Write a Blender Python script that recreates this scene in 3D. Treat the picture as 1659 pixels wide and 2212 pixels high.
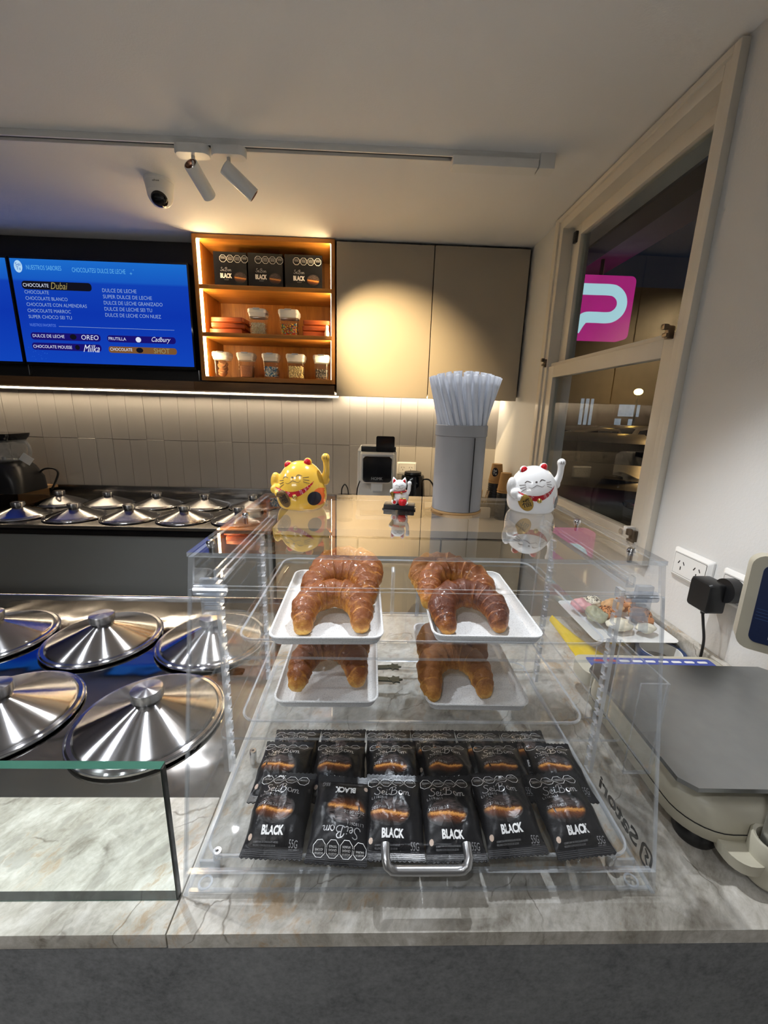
import bpy, bmesh, math, random
from mathutils import Vector as V, Matrix as Mx, noise as NZ
from mathutils.bvhtree import BVHTree
random.seed(7)
PI = math.pi
R = math.radians
sc = bpy.context.scene
COL = sc.collection
for o in list(bpy.data.objects): bpy.data.objects.remove(o)

# ------------------------------------------------------------------ camera
CAMZ = 1.58
def cam_axes(p, r, y):
    fwd = V((math.sin(y)*math.cos(p), math.cos(y)*math.cos(p), -math.sin(p)))
    r0 = V((math.cos(y), -math.sin(y), 0)); d0 = fwd.cross(r0)
    right = r0*math.cos(r) + d0*math.sin(r); down = d0*math.cos(r) - r0*math.sin(r)
    return right, down, fwd
cr, cd, cf = cam_axes(R(13.9), R(-1.66), R(1.73))
cam = bpy.data.cameras.new('camera'); cam.sensor_fit = 'HORIZONTAL'; cam.sensor_width = 36
cam.lens = 880/1659*36; cam.clip_start = .02; cam.clip_end = 200
camo = bpy.data.objects.new('camera', cam); COL.objects.link(camo)
m = Mx.Identity(4)
for i in range(3):
    m[i][0] = cr[i]; m[i][1] = -cd[i]; m[i][2] = -cf[i]
m.translation = (0, 0, CAMZ); camo.matrix_world = m
sc.camera = camo

# ------------------------------------------------------------------ world, lights, exposure
w = bpy.data.worlds.new('night'); sc.world = w; w.use_nodes = True
w.node_tree.nodes['Background'].inputs[0].default_value = (.012, .014, .022, 1)
w.node_tree.nodes['Background'].inputs[1].default_value = .35
def spot(name, loc, target, watts, col, size=60, blend=.6, rad=.015):
    l = bpy.data.lights.new(name, 'SPOT'); l.energy = watts; l.color = col
    l.spot_size = R(size); l.spot_blend = blend; l.shadow_soft_size = rad
    o = bpy.data.objects.new(name, l); COL.objects.link(o); o.location = loc
    o.rotation_euler = (V(target)-V(loc)).to_track_quat('-Z', 'Y').to_euler(); return o
WARM = (1, .78, .48); NEUT = (1, .97, .93); COOL = (.93, .96, 1)
# the two heads of the track over the aisle
spot('track_spot_light', (-.575, 1.43, 2.285), (.10, .46, 1.02), 14, NEUT, 74, .45, .010)
spot('track_spot_light', (-.392, 1.525, 2.24), (.08, 2.178, 1.86), 100, (1, .72, .38), 46, 1.0, .012)
# heads of a second track right over the front counter, above and beyond the picture edges
for x, tx_, ty_, e in ((.16, .30, .52, 26), (-.62, -.50, .66, 20), (-1.25, -.62, .75, 17), (-1.9, -.9, .8, 16)):
    spot('counter_track_light', (x, .78, 2.30), (tx_, ty_, 1.0), e, COOL, 78, .5, .010)
# heads over the customer side, behind the camera
for x, tx_, e in ((-1.25, -.75, 8), (-.75, -.55, 8), (-.2, -.05, 8)):
    spot('customer_track_light', (x, -.35, 2.29), (tx_, .80, 1.0), e, COOL, 64, .7, .014)
def area(name, loc, rot, sx, sy, watts, col):
    l = bpy.data.lights.new(name, 'AREA'); l.shape = 'RECTANGLE'; l.size = sx; l.size_y = sy; l.energy = watts; l.color = col
    o = bpy.data.objects.new(name, l); COL.objects.link(o); o.location = loc; o.rotation_euler = rot; return o
area('hall_fill_light', (-1.6, -2.0, 2.355), (0, 0, 0), 1.2, .6, 18, NEUT)   # unseen fill light added to brighten the ceiling and customer side
vs = sc.view_settings
vs.view_transform = 'Standard'; vs.look = 'None'; vs.exposure = 0.66; vs.gamma = 1; vs.use_curve_mapping = False
cy = sc.cycles
cy.use_denoising = True; cy.max_bounces = 9; cy.diffuse_bounces = 3; cy.glossy_bounces = 4; cy.use_adaptive_sampling = True; cy.adaptive_threshold = .06; cy.adaptive_min_samples = 16
cy.transparent_max_bounces = 64; cy.transmission_bounces = 8; cy.sample_clamp_indirect = 6; cy.blur_glossy = .6

# ------------------------------------------------------------------ material helpers
MATS = {}
class NT:
    def __init__(s, name):
        s.m = bpy.data.materials.new(name); s.m.use_nodes = True
        s.t = s.m.node_tree; s.t.nodes.clear(); s.out = s.n('ShaderNodeOutputMaterial')
    def n(s, typ, ins=None, **kw):
        nd = s.t.nodes.new(typ)
        for k, v in kw.items(): setattr(nd, k, v)
        for k, v in (ins or {}).items():
            s.set(nd.inputs[k], v)
        return nd
    def set(s, sock, v):
        if isinstance(v, bpy.types.NodeSocket): s.t.links.new(v, sock)
        elif isinstance(v, bpy.types.Node): s.t.links.new(v.outputs[0], sock)
        else:
            if isinstance(v, tuple) and len(v) == 3 and sock.type == 'RGBA': v = v+(1,)
            sock.default_value = v
    def math(s, op, a, b=None, c=None):
        nd = s.n('ShaderNodeMath', operation=op); s.set(nd.inputs[0], a)
        if b is not None: s.set(nd.inputs[1], b)
        if c is not None: s.set(nd.inputs[2], c)
        return nd.outputs[0]
    def mix(s, f, a, b):
        nd = s.n('ShaderNodeMix', data_type='RGBA'); s.set(nd.inputs[0], f); s.set(nd.inputs[6], a); s.set(nd.inputs[7], b)
        return nd.outputs[2]
    def ramp(s, f, stops, interp='LINEAR'):
        nd = s.n('ShaderNodeValToRGB'); s.set(nd.inputs[0], f); e = nd.color_ramp.elements; nd.color_ramp.interpolation = interp
        while len(e) < len(stops): e.new(.5)
        for k, (p, c) in enumerate(stops):
            e[k].position = p; e[k].color = c+(1,) if len(c) == 3 else c
        return nd.outputs[0]
    def obj(s, scale=1):
        tc = s.n('ShaderNodeTexCoord'); mp = s.n('ShaderNodeMapping', {'Vector': tc.outputs['Object']})
        mp.inputs['Scale'].default_value = (scale,)*3 if not isinstance(scale, tuple) else scale
        return mp.outputs[0]
    def noise(s, vec, scale, detail=4, rough=.5, dist=0):
        return s.n('ShaderNodeTexNoise', {'Vector': vec, 'Scale': scale, 'Detail': detail, 'Roughness': rough, 'Distortion': dist}).outputs[0]
    def bump(s, h, strength, dist=.002):
        return s.n('ShaderNodeBump', {'Height': h, 'Strength': strength, 'Distance': dist}).outputs[0]
    def principled(s, **kw):
        nd = s.n('ShaderNodeBsdfPrincipled')
        for k, v in kw.items(): s.set(nd.inputs[k.replace('_', ' ')], v)
        s.t.links.new(nd.outputs[0], s.out.inputs[0]); return nd
def pm(name, col, rough=.5, metal=0, var=.06, ns=30, bump=0, bs=200, bd=.001, **kw):
    if name in MATS: return MATS[name]
    t = NT(name); v = t.obj()
    n = t.noise(v, ns, 3)
    c2 = tuple(min(1, max(0, c*(1-var))) for c in col); c1 = tuple(min(1, c*(1+var)) for c in col)
    base = t.mix(n, c2, c1)
    args = dict(Base_Color=base, Roughness=rough, Metallic=metal)
    if bump: args['Normal'] = t.bump(t.noise(v, bs, 3), bump, bd)
    args.update(kw); t.principled(**args); MATS[name] = t.m; return t.m
def em(name, col, strength, var=0.0):
    if name in MATS: return MATS[name]
    t = NT(name); v = t.obj(); c = t.mix(t.noise(v, 8, 2), tuple(x*(1-var) for x in col), col)
    e = t.n('ShaderNodeEmission', {'Color': c, 'Strength': strength}); t.t.links.new(e.outputs[0], t.out.inputs[0]); MATS[name] = t.m; return t.m
def wood(name, dark, light, scale=1, axis=0, rough=.45):
    if name in MATS: return MATS[name]
    t = NT(name); sca = [14, 14, 14]; sca[axis] = 1.2; v = t.obj(tuple(x*scale for x in sca))
    n = t.noise(v, 3, 6, .6, .6); n2 = t.noise(v, 14, 3)
    f = t.math('ADD', t.math('MULTIPLY', n, .75), t.math('MULTIPLY', n2, .25))
    c = t.ramp(f, [(.3, dark), (.7, light)]); t.principled(Base_Color=c, Roughness=rough, Normal=t.bump(f, .15, .001))
    MATS[name] = t.m; return t.m
def clear(name, tint=(1, 1, 1), ior=1.49, gloss=.02, boost=1.0, haze=0.0):
    """clear sheet: light passes straight through, the outer faces mirror by Fresnel"""
    if name in MATS: return MATS[name]
    t = NT(name)
    fr = t.n('ShaderNodeFresnel', {'IOR': ior}); g = t.n('ShaderNodeNewGeometry')
    v = t.obj(); sm = t.noise(v, 9, 3)
    f = t.math('MULTIPLY', fr.outputs[0], t.math('SUBTRACT', 1.0, g.outputs['Backfacing']))
    f = t.math('MINIMUM', t.math('MULTIPLY', f, boost), 1.0)
    tr = t.n('ShaderNodeBsdfTransparent', {'Color': tint}); gl = t.n('ShaderNodeBsdfGlossy', {'Color': (1, 1, 1, 1), 'Roughness': t.math('MULTIPLY', sm, gloss*2)})
    mx = t.n('ShaderNodeMixShader', {0: f, 1: tr.outputs[0], 2: gl.outputs[0]})
    last = mx
    if haze:
        df = t.n('ShaderNodeBsdfDiffuse', {'Color': (.9, .92, .95, 1)})
        last = t.n('ShaderNodeMixShader', {0: t.math('MULTIPLY', sm, haze*2), 1: mx.outputs[0], 2: df.outputs[0]})
    t.t.links.new(last.outputs[0], t.out.inputs[0]); MATS[name] = t.m; return t.m
def edge(name, col=(.72, .75, .78), f=.38):
    if name in MATS: return MATS[name]
    t = NT(name); v = t.obj(); n = t.noise(v, 60, 3)
    tr = t.n('ShaderNodeBsdfTransparent', {'Color': (.95, .97, 1, 1)})
    p = t.n('ShaderNodeBsdfPrincipled', {'Base Color': col, 'Roughness': .12, 'Metallic': .35})
    mx = t.n('ShaderNodeMixShader', {0: t.math('ADD', f-.15, t.math('MULTIPLY', n, .3)), 1: tr.outputs[0], 2: p.outputs[0]})
    t.t.links.new(mx.outputs[0], t.out.inputs[0]); MATS[name] = t.m; return t.m

# ------------------------------------------------------------------ mesh helpers
def finish(bm, name, sm=None):
    me = bpy.data.meshes.new(name); bmesh.ops.recalc_face_normals(bm, faces=bm.faces); bm.to_mesh(me); bm.free()
    if sm is not None:
        for p in me.polygons: p.use_smooth = True
        if sm < 180: me.set_sharp_from_angle(angle=R(sm))
    return me
def link(o, parent=None, loc=(0, 0, 0), rot=(0, 0, 0), label=None, cat=None, group=None, kind=None):
    COL.objects.link(o); o.location = loc; o.rotation_euler = rot
    if parent: o.parent = parent
    if label: o['label'] = label
    if cat: o['category'] = cat
    if group: o['group'] = group
    if kind: o['kind'] = kind
    return o
def ob(name, bm, mats, parent=None, loc=(0, 0, 0), rot=(0, 0, 0), sm=35, **kw):
    me = bm if isinstance(bm, bpy.types.Mesh) else finish(bm, name, sm)
    if not isinstance(mats, (list, tuple)): mats = [mats]
    if not me.materials:
        for q in mats: me.materials.append(q)
    return link(bpy.data.objects.new(name, me), parent, loc, rot, **kw)
def thing(name, label, cat, loc=(0, 0, 0), rot=(0, 0, 0), group=None, kind=None):
    return link(bpy.data.objects.new(name, None), None, loc, rot, label, cat, group, kind)
def dup(root, loc=None, rot=None, label=None, group=None):
    def cp(o, par):
        c = o.copy(); COL.objects.link(c); c.parent = par
        for ch in [x for x in KIDS(o)]: cp(ch, c)
        return c
    r = cp(root, None)
    if loc is not None: r.location = loc
    if rot is not None: r.rotation_euler = rot
    if label: r['label'] = label
    if group: r['group'] = group
    return r
def KIDS(o): return [x for x in COL.objects if x.parent == o]
def B(): return bmesh.new()
def box(bm, x0, x1, y0, y1, z0, z1, bev=0, mi=0, seg=2):
    vs = [bm.verts.new((x, y, z)) for z in (z0, z1) for y in (y0, y1) for x in (x0, x1)]
    fs = [bm.faces.new([vs[i] for i in q]) for q in ((0, 2, 3, 1), (4, 5, 7, 6), (0, 1, 5, 4), (2, 6, 7, 3), (0, 4, 6, 2), (1, 3, 7, 5))]
    for f in fs: f.material_index = mi
    if bev:
        es = list({e for f in fs for e in f.edges})
        r = bmesh.ops.bevel(bm, geom=es, offset=bev, segments=seg, profile=.6, affect='EDGES')
        for f in r['faces']: f.material_index = mi
    return fs
def frame_of(d):
    d = d.normalized(); a = V((0, 0, 1)) if abs(d.z) < .9 else V((1, 0, 0))
    x = a.cross(d).normalized(); return x, d.cross(x)
def tube(bm, pts, r, seg=12, cap=True, closed=False, mi=0, flat=None):
    pts = [V(p) for p in pts]; n = len(pts); rings = []
    px = None
    for i, p in enumerate(pts):
        if closed: d = pts[(i+1) % n]-pts[i-1]
        else: d = pts[min(i+1, n-1)]-pts[max(i-1, 0)]
        if px is None: x, y = frame_of(d)
        else:
            dn = d.normalized(); x = (px - dn*px.dot(dn)).normalized(); y = dn.cross(x)
        px = x; rr = r[i] if isinstance(r, (list, tuple)) else r
        f2 = flat or 1
        rings.append([bm.verts.new(p+x*math.cos(2*PI*k/seg)*rr+y*math.sin(2*PI*k/seg)*rr*f2) for k in range(seg)])
    m = n if closed else n-1
    for i in range(m):
        a, b = rings[i], rings[(i+1) % n]
        for k in range(seg):
            bm.faces.new((a[k], a[(k+1) % seg], b[(k+1) % seg], b[k])).material_index = mi
    if cap and not closed:
        bm.faces.new(rings[0][::-1]).material_index = mi; bm.faces.new(rings[-1]).material_index = mi
    return rings
def cyl(bm, p0, p1, r0, r1=None, seg=24, cap=True, mi=0):
    return tube(bm, [p0, p1], [r0, r0 if r1 is None else r1], seg, cap, mi=mi)
def lathe(bm, prof, seg=40, c=(0, 0, 0), sx=1, sy=1, mi=0, mis=None):
    c = V(c); rings = []
    for (r, z) in prof:
        if r < 1e-6: rings.append([bm.verts.new(c+V((0, 0, z)))])
        else: rings.append([bm.verts.new(c+V((r*math.cos(2*PI*k/seg)*sx, r*math.sin(2*PI*k/seg)*sy, z))) for k in range(seg)])
    for i in range(len(rings)-1):
        a, b = rings[i], rings[i+1]; q = mis[i] if mis else mi
        for k in range(seg):
            k2 = (k+1) % seg
            if len(a) == 1 and len(b) == 1: continue
            if len(a) == 1: f = (a[0], b[k2], b[k])
            elif len(b) == 1: f = (a[k], a[k2], b[0])
            else: f = (a[k], a[k2], b[k2], b[k])
            bm.faces.new(f).material_index = q
def ball(bm, c, r, u=16, v=10, mi=0):
    if not isinstance(r, (tuple, list)): r = (r,)*3
    prof = [(math.sin(PI*i/v), -math.cos(PI*i/v)) for i in range(v+1)]
    n0 = len(bm.verts); lathe(bm, [(p[0] if 0 < i < v else 0, p[1]) for i, p in enumerate(prof)], u, mi=mi)
    bm.verts.ensure_lookup_table()
    for vt in bm.verts[n0:]: vt.co = V((c[0]+vt.co.x*r[0], c[1]+vt.co.y*r[1], c[2]+vt.co.z*r[2]))
def rr(w, d, r, n=5):
    r = min(r, w/2-1e-5, d/2-1e-5); pts = []
    for cx, cy_, a0 in ((w/2-r, d/2-r, 0), (-w/2+r, d/2-r, 90), (-w/2+r, -d/2+r, 180), (w/2-r, -d/2+r, 270)):
        for k in range(n+1):
            a = R(a0+90*k/n); pts.append((cx+r*math.cos(a), cy_+r*math.sin(a)))
    return pts
def loft(bm, loops, cap0=True, cap1=True, mi=0, mis=None):
    rings = [[bm.verts.new(p) for p in lp] for lp in loops]; n = len(rings[0])
    for i in range(len(rings)-1):
        for k in range(n):
            bm.faces.new((rings[i][k], rings[i][(k+1) % n], rings[i+1][(k+1) % n], rings[i+1][k])).material_index = mis[i] if mis else mi
    if cap0: bm.faces.new(rings[0][::-1]).material_index = mi
    if cap1: bm.faces.new(rings[-1]).material_index = mi
    return rings
def rrl(bm, lv, n=5, c=(0, 0), **kw):
    return loft(bm, [[(c[0]+x, c[1]+y, z) for x, y in rr(w_, d_, r_, n)] for (w_, d_, r_, z) in lv], **kw)
def prism(bm, pts, axis, a0, a1, mi=0, mie=None):
    def P3(p, a):
        return {0: (a, p[0], p[1]), 1: (p[0], a, p[1]), 2: (p[0], p[1], a)}[axis]
    A = [bm.verts.new(P3(p, a0)) for p in pts]; C = [bm.verts.new(P3(p, a1)) for p in pts]; n = len(pts)
    bm.faces.new(A).material_index = mi; bm.faces.new(C[::-1]).material_index = mi
    for k in range(n): bm.faces.new((A[k], A[(k+1) % n], C[(k+1) % n], C[k])).material_index = mi if mie is None else mie
def slab(bm, x0, x1, y0, y1, z0, z1):
    """clear sheet: the two big faces get material 0, the four thin edges material 1"""
    fs = box(bm, x0, x1, y0, y1, z0, z1); d = (x1-x0, y1-y0, z1-z0); ax = d.index(min(d))
    for f in fs:
        f.normal_update(); f.material_index = 0 if abs(f.normal[ax]) > .9 else 1
def cr_spline(pts, k=6, closed=False):
    pts = [V(p) if len(p) == 3 else V((p[0], p[1], 0)) for p in pts]; n = len(pts); out = []
    for i in range(n if closed else n-1):
        g = (lambda j: pts[j % n]) if closed else (lambda j: pts[max(0, min(n-1, j))])
        p0, p1, p2, p3 = g(i-1), g(i), g(i+1), g(i+2)
        for s in range(k):
            t = s/k
            out.append(.5*((2*p1)+(p2-p0)*t+(2*p0-5*p1+4*p2-p3)*t*t+(3*p1-p0-3*p2+p3)*t**3))
    if not closed: out.append(pts[-1])
    return out
def ribbon(bm, pts, w, mi=0, smooth=5, closed=False, taper=False):
    """flat stroke in the xy plane"""
    p = cr_spline(pts, smooth, closed) if smooth else [V((q[0], q[1], 0)) for q in pts]
    n = len(p); L = []; Rr = []
    for i in range(n):
        d = (p[(i+1) % n]-p[i-1]) if closed else p[min(i+1, n-1)]-p[max(i-1, 0)]
        if d.length < 1e-9: d = V((1, 0, 0))
        q = V((-d.y, d.x, 0)).normalized()*w/2*(1 if not taper else .35+.65*math.sin(PI*(i+.5)/n))
        L.append(bm.verts.new(p[i]+q)); Rr.append(bm.verts.new(p[i]-q))
    for i in range(n if closed else n-1):
        j = (i+1) % n; bm.faces.new((L[i], Rr[i], Rr[j], L[j])).material_index = mi
def polar(bm, cx, cy_, rx, ry, rings=4, seg=20, rot=0, mi=0, uv=False):
    cs, sn = math.cos(rot), math.sin(rot); rows = []; lay = bm.loops.layers.uv.verify() if uv else None
    def pt(a, t):
        x, y = rx*t*math.cos(a), ry*t*math.sin(a); return (cx+x*cs-y*sn, cy_+x*sn+y*cs, 0)
    c = bm.verts.new((cx, cy_, 0)); uvs = {c: (0, 0)}; prev = None
    for i in range(1, rings+1):
        row = [bm.verts.new(pt(2*PI*k/seg, i/rings)) for k in range(seg)]
        for k, v_ in enumerate(row): uvs[v_] = (i/rings*math.cos(2*PI*k/seg), i/rings*math.sin(2*PI*k/seg))
        for k in range(seg):
            f = bm.faces.new((c, row[k], row[(k+1) % seg])) if prev is None else bm.faces.new((prev[k], row[k], row[(k+1) % seg], prev[(k+1) % seg]))
            f.material_index = mi
            if uv:
                for l in f.loops: l[lay].uv = uvs[l.vert]
        prev = row
TXT = {}
def text_bm(s, x0, x1, y0, y1, shear=0, bm=None, mi=0, italic=0):
    """text filled into the rectangle x0..x1, y0..y1 of the xy plane"""
    bm = bm or B()
    key = (s, italic)
    if key not in TXT:
        cu = bpy.data.curves.new('t', 'FONT'); cu.body = s; cu.size = 1; cu.resolution_u = 3; cu.shear = italic
        cu.offset = shear
        o = bpy.data.objects.new('t', cu); COL.objects.link(o)
        dg = bpy.context.evaluated_depsgraph_get(); me = bpy.data.meshes.new_from_object(o.evaluated_get(dg))
        TXT[key] = ([v.co.copy() for v in me.vertices], [tuple(p.vertices) for p in me.polygons])
        bpy.data.objects.remove(o); bpy.data.curves.remove(cu); bpy.data.meshes.remove(me)
    vs_, fs = TXT[key]
    if not vs_: return text_bm(s, x0, x1, y0, y1, 0, bm, mi, italic+.001)
    ax, bx = min(v.x for v in vs_), max(v.x for v in vs_); ay, by = min(v.y for v in vs_), max(v.y for v in vs_)
    nv = [bm.verts.new((x0+(v.x-ax)/(bx-ax)*(x1-x0), y0+(v.y-ay)/(by-ay)*(y1-y0), 0)) for v in vs_]
    for f in fs:
        try: bm.faces.new([nv[i] for i in f]).material_index = mi
        except ValueError: pass
    return bm
def bvh_of(me):
    return BVHTree.FromPolygons([v.co for v in me.vertices], [tuple(p.vertices) for p in me.polygons])
def drape(bm, bvh, direction, eps=.0003, axes='xy', rot=0, off=(0, 0)):
    """lay a flat drawing onto a surface: direction 'top' (looking down) or 'front' (looking along +y)"""
    cs, sn = math.cos(rot), math.sin(rot); last = None
    for v in bm.verts:
        x = v.co.x*cs-v.co.y*sn+off[0]; y = v.co.x*sn+v.co.y*cs+off[1]
        if direction == 'top': h = bvh.ray_cast(V((x, y, 1)), V((0, 0, -1)))
        else: h = bvh.ray_cast(V((x, -1, y)), V((0, 1, 0)))
        if h[0] is None:
            nr = bvh.find_nearest(V((x, y, 0)) if direction == 'top' else V((x, -.05, y))); v.co = nr[0]+nr[1]*eps
        else:
            n = h[1]
            if direction == 'top' and n.z < 0: n = -n
            if direction == 'front' and n.y > 0: n = -n
            v.co = h[0]+n*eps
    return bm
def remesh(bm, voxel, smooth=8, name='form'):
    me = finish(bm, name); o = bpy.data.objects.new('tmp', me); COL.objects.link(o)
    md = o.modifiers.new('r', 'REMESH'); md.mode = 'VOXEL'; md.voxel_size = voxel
    if smooth:
        sm = o.modifiers.new('s', 'SMOOTH'); sm.factor = .5; sm.iterations = smooth
    dg = bpy.context.evaluated_depsgraph_get(); r = bpy.data.meshes.new_from_object(o.evaluated_get(dg))
    bpy.data.objects.remove(o); bpy.data.meshes.remove(me)
    for p in r.polygons: p.use_smooth = True
    r.materials.clear(); return r

# ------------------------------------------------------------------ materials
def plaster(name, col, bs=260, bump=.12):
    t = NT(name); v = t.obj(); n = t.noise(v, bs, 4, .6); n2 = t.noise(v, 2.2, 3)
    c = t.mix(n2, tuple(x*.95 for x in col), tuple(min(1, x*1.03) for x in col))
    t.principled(Base_Color=c, Roughness=.85, Normal=t.bump(n, bump, .0012)); MATS[name] = t.m; return t.m
M_ceil = plaster('ceiling_paint', (.86, .86, .855), 200, .3)
M_wall = plaster('wall_paint', (.72, .72, .705), 150, .45)
M_hall = plaster('hall_paint', (.16, .16, .165))
M_floor = pm('floor_tile', (.30, .29, .27), .4)
M_grout = pm('grout', (.40, .37, .335), .9)
M_tile = pm('wall_tile', (.40, .38, .355), .22, var=.04, ns=6, bump=.05, bs=25, bd=.002)
M_oak = wood('oak_veneer', (.32, .11, .016), (.58, .25, .040), 1, 0)
M_oakv = wood('oak_veneer_upright', (.32, .11, .016), (.58, .25, .040), 1, 2)
M_oakd = wood('oak_ledge', (.11, .055, .02), (.20, .10, .035), 1, 0)
M_red = wood('red_hardwood', (.28, .05, .012), (.55, .13, .03), 2, 0, .4)
M_board = wood('worn_board', (.22, .13, .06), (.40, .25, .12), 1, 0, .6)
M_taupe = pm('taupe_lacquer', (.40, .355, .285), .38, var=.03, ns=4, bump=.03, bs=500)
M_beige = pm('beige_laminate', (.62, .52, .36), .45, var=.03, ns=4)
M_wtop = pm('pale_worktop', (.66, .60, .50), .4, var=.05, ns=14)
M_dark = pm('shadow_gap', (.012, .011, .010), .8)
M_panel = pm('charcoal_panel', (.035, .033, .032), .55, var=.1, ns=5)
M_gpanel = pm('grey_laminate', (.26, .27, .265), .42, var=.04, ns=6)
M_black = pm('black_plastic', (.012, .012, .013), .35)
M_blackg = pm('black_gloss', (.006, .006, .008), .08)
M_white = pm('white_plastic', (.82, .82, .80), .35, var=.02)
M_greyp = pm('pale_grey_plastic', (.50, .52, .53), .4, var=.03)
M_alu = pm('cream_window_paint', (.72, .68, .60), .42, var=.05, ns=12)
M_chrome = pm('chrome', (.75, .75, .76), .12, 1, var=.03)
M_bronze = pm('bronze_latch', (.22, .18, .14), .35, .9)
M_satin = pm('satin_aluminium', (.62, .63, .65), .3, 1, var=.04)
M_acr = clear('clear_acrylic', (.985, .99, .995))
M_acrt = clear('boosted_acrylic', (.985, .99, .995), 1.49, .01, 1.75)  # same acrylic as the other panels, mirror reflection boosted for the top panel
M_acre = edge('acrylic_edge')
M_thin = clear('thin_clear_plastic', (.985, .99, .99), 1.45, .03, 1.2, .004)
M_glass = clear('window_glass', (.88, .92, .92), 1.5, .01, 1.0)
M_gglass = clear('counter_glass', (.95, .985, .97), 1.5, .01, 1.1)
M_gedge = pm('green_glass_edge', (.035, .11, .08), .12, var=.25, ns=20)
M_gdark = pm('dark_glass_edge', (.012, .016, .015), .2)
M_scalebody = pm('greige_plastic', (.50, .47, .37), .38, var=.03)
M_plat = pm('scuffed_steel_plate', (.33, .34, .34), .3, 1, var=.08, ns=40, bump=.05, bs=300)
M_blue = pm('navy_plastic', (.008, .02, .075), .3)
M_bluetape = pm('blue_tape', (.015, .04, .13), .3)
M_paper = pm('white_paper', (.8, .79, .75), .8)
M_led = em('led_warm', (1, .80, .55), 30)
M_ledn = em('led_shelf', (1, .74, .38), 48)
M_card = pm('brown_card', (.40, .23, .085), .7, var=.08, ns=40)
M_stick = pm('birch_stick', (.62, .42, .22), .6, var=.12, ns=60)
# brushed steel spun in circles
def steel(name, col, rough, aniso, tangent=True):
    t = NT(name); v = t.obj(); n = t.noise(v, 5, 3)
    kw = dict(Base_Color=t.mix(n, tuple(c*.92 for c in col), col), Metallic=1.0, Roughness=t.math('ADD', rough-.03, t.math('MULTIPLY', n, .06)))
    if aniso:
        tg = t.n('ShaderNodeTangent', direction_type='RADIAL', axis='Z'); kw.update(Anisotropic=aniso, Anisotropic_Rotation=.25, Tangent=tg.outputs[0])
    t.principled(**kw); MATS[name] = t.m; return t.m
M_lid = steel('spun_steel', (.44, .44, .45), .17, .99)
M_lidrim = steel('polished_steel', (.62, .62, .63), .14, 0)
M_knob = steel('turned_steel', (.50, .50, .51), .25, .9)
def wavy(name, col, rough, amp):
    t = NT(name); v = t.obj(); n = t.noise(v, 5.5, 2, .4); n2 = t.noise(v, 40, 3)
    t.principled(Base_Color=t.mix(n2, tuple(c*.9 for c in col), col), Metallic=1.0, Roughness=t.math('ADD', rough-.02, t.math('MULTIPLY', n2, .05)), Normal=t.bump(n, amp, .02)); MATS[name] = t.m; return t.m
M_stop = wavy('sheet_steel', (.38, .38, .39), .08, .35)
M_bsteel = steel('worn_sheet_steel', (.34, .33, .32), .24, 0)
# stone
def marble(name):
    t = NT(name)
    tc = t.n('ShaderNodeTexCoord'); rot = t.n('ShaderNodeMapping', {'Vector': tc.outputs['Object']}); rot.inputs['Rotation'].default_value = (0, 0, R(35))
    v = rot.outputs[0]; st = t.n('ShaderNodeMapping', {'Vector': v}); st.inputs['Scale'].default_value = (1.9, 1, 1); sv = st.outputs[0]
    n1 = t.noise(sv, 9, 8, .68, .8); n2 = t.noise(sv, 55, 6, .65, .6); n3 = t.noise(v, 6, 4, .55, .8); n4 = t.noise(v, 240, 3, .6)
    f = t.math('ADD', t.math('MULTIPLY', n1, .62), t.math('ADD', t.math('MULTIPLY', n2, .30), t.math('MULTIPLY', n4, .08)))
    c = t.ramp(f, [(.36, (.235, .21, .17)), (.46, (.40, .375, .325)), (.54, (.52, .495, .445)), (.66, (.70, .68, .635))])
    wv = t.n('ShaderNodeMixRGB', {0: .05, 1: v, 2: t.n('ShaderNodeTexNoise', {'Vector': v, 'Scale': 16.0, 'Detail': 4.0}).outputs[1]}).outputs[0]
    w2 = t.n('ShaderNodeMapping', {'Vector': wv}); w2.inputs['Scale'].default_value = (2.0, 1, 1)
    fos = t.n('ShaderNodeTexVoronoi', {'Vector': w2.outputs[0], 'Scale': 22.0}); fm = t.math('MULTIPLY', t.ramp(fos.outputs[0], [(.26, (1, 1, 1)), (.32, (0, 0, 0))]), t.ramp(t.noise(v, 13, 2), [(.50, (0, 0, 0)), (.55, (1, 1, 1))]))
    c = t.mix(t.math('MULTIPLY', fm, .55), c, (.33, .31, .275))
    vor = t.n('ShaderNodeTexVoronoi', {'Vector': w2.outputs[0], 'Scale': 8.0}, feature='DISTANCE_TO_EDGE')
    vein = t.math('MULTIPLY', t.ramp(vor.outputs[0], [(0, (1, 1, 1)), (.016, (0, 0, 0))]), t.ramp(t.noise(v, 15, 3), [(.50, (0, 0, 0)), (.60, (1, 1, 1))]))
    c = t.mix(t.math('MULTIPLY', vein, .8), c, (.14, .12, .09))
    rust = t.ramp(t.math('MULTIPLY', n3, t.math('ADD', n2, .45)), [(.53, (0, 0, 0)), (.63, (1, 1, 1))]); c = t.mix(t.math('MULTIPLY', rust, .6), c, (.34, .20, .07))
    t.principled(Base_Color=c, Roughness=.5, Specular_IOR_Level=.3, Normal=t.bump(n2, .06, .001)); MATS[name] = t.m; return t.m
M_marble = marble('beige_marble')
def stone(name):
    t = NT(name); v = t.obj(); n1 = t.noise(v, 7, 6, .6); n2 = t.noise(v, 90, 4, .6)
    n3 = t.noise(v, 230, 3, .6); f = t.math('ADD', t.math('MULTIPLY', n1, .45), t.math('ADD', t.math('MULTIPLY', n2, .3), t.math('MULTIPLY', n3, .25)))
    t.principled(Base_Color=t.ramp(f, [(.36, (.075, .08, .085)), (.5, (.165, .17, .175)), (.64, (.23, .235, .24))]), Roughness=.6, Normal=t.bump(n2, .1, .001)); MATS[name] = t.m; return t.m
M_stone = stone('grey_stone')

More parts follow.
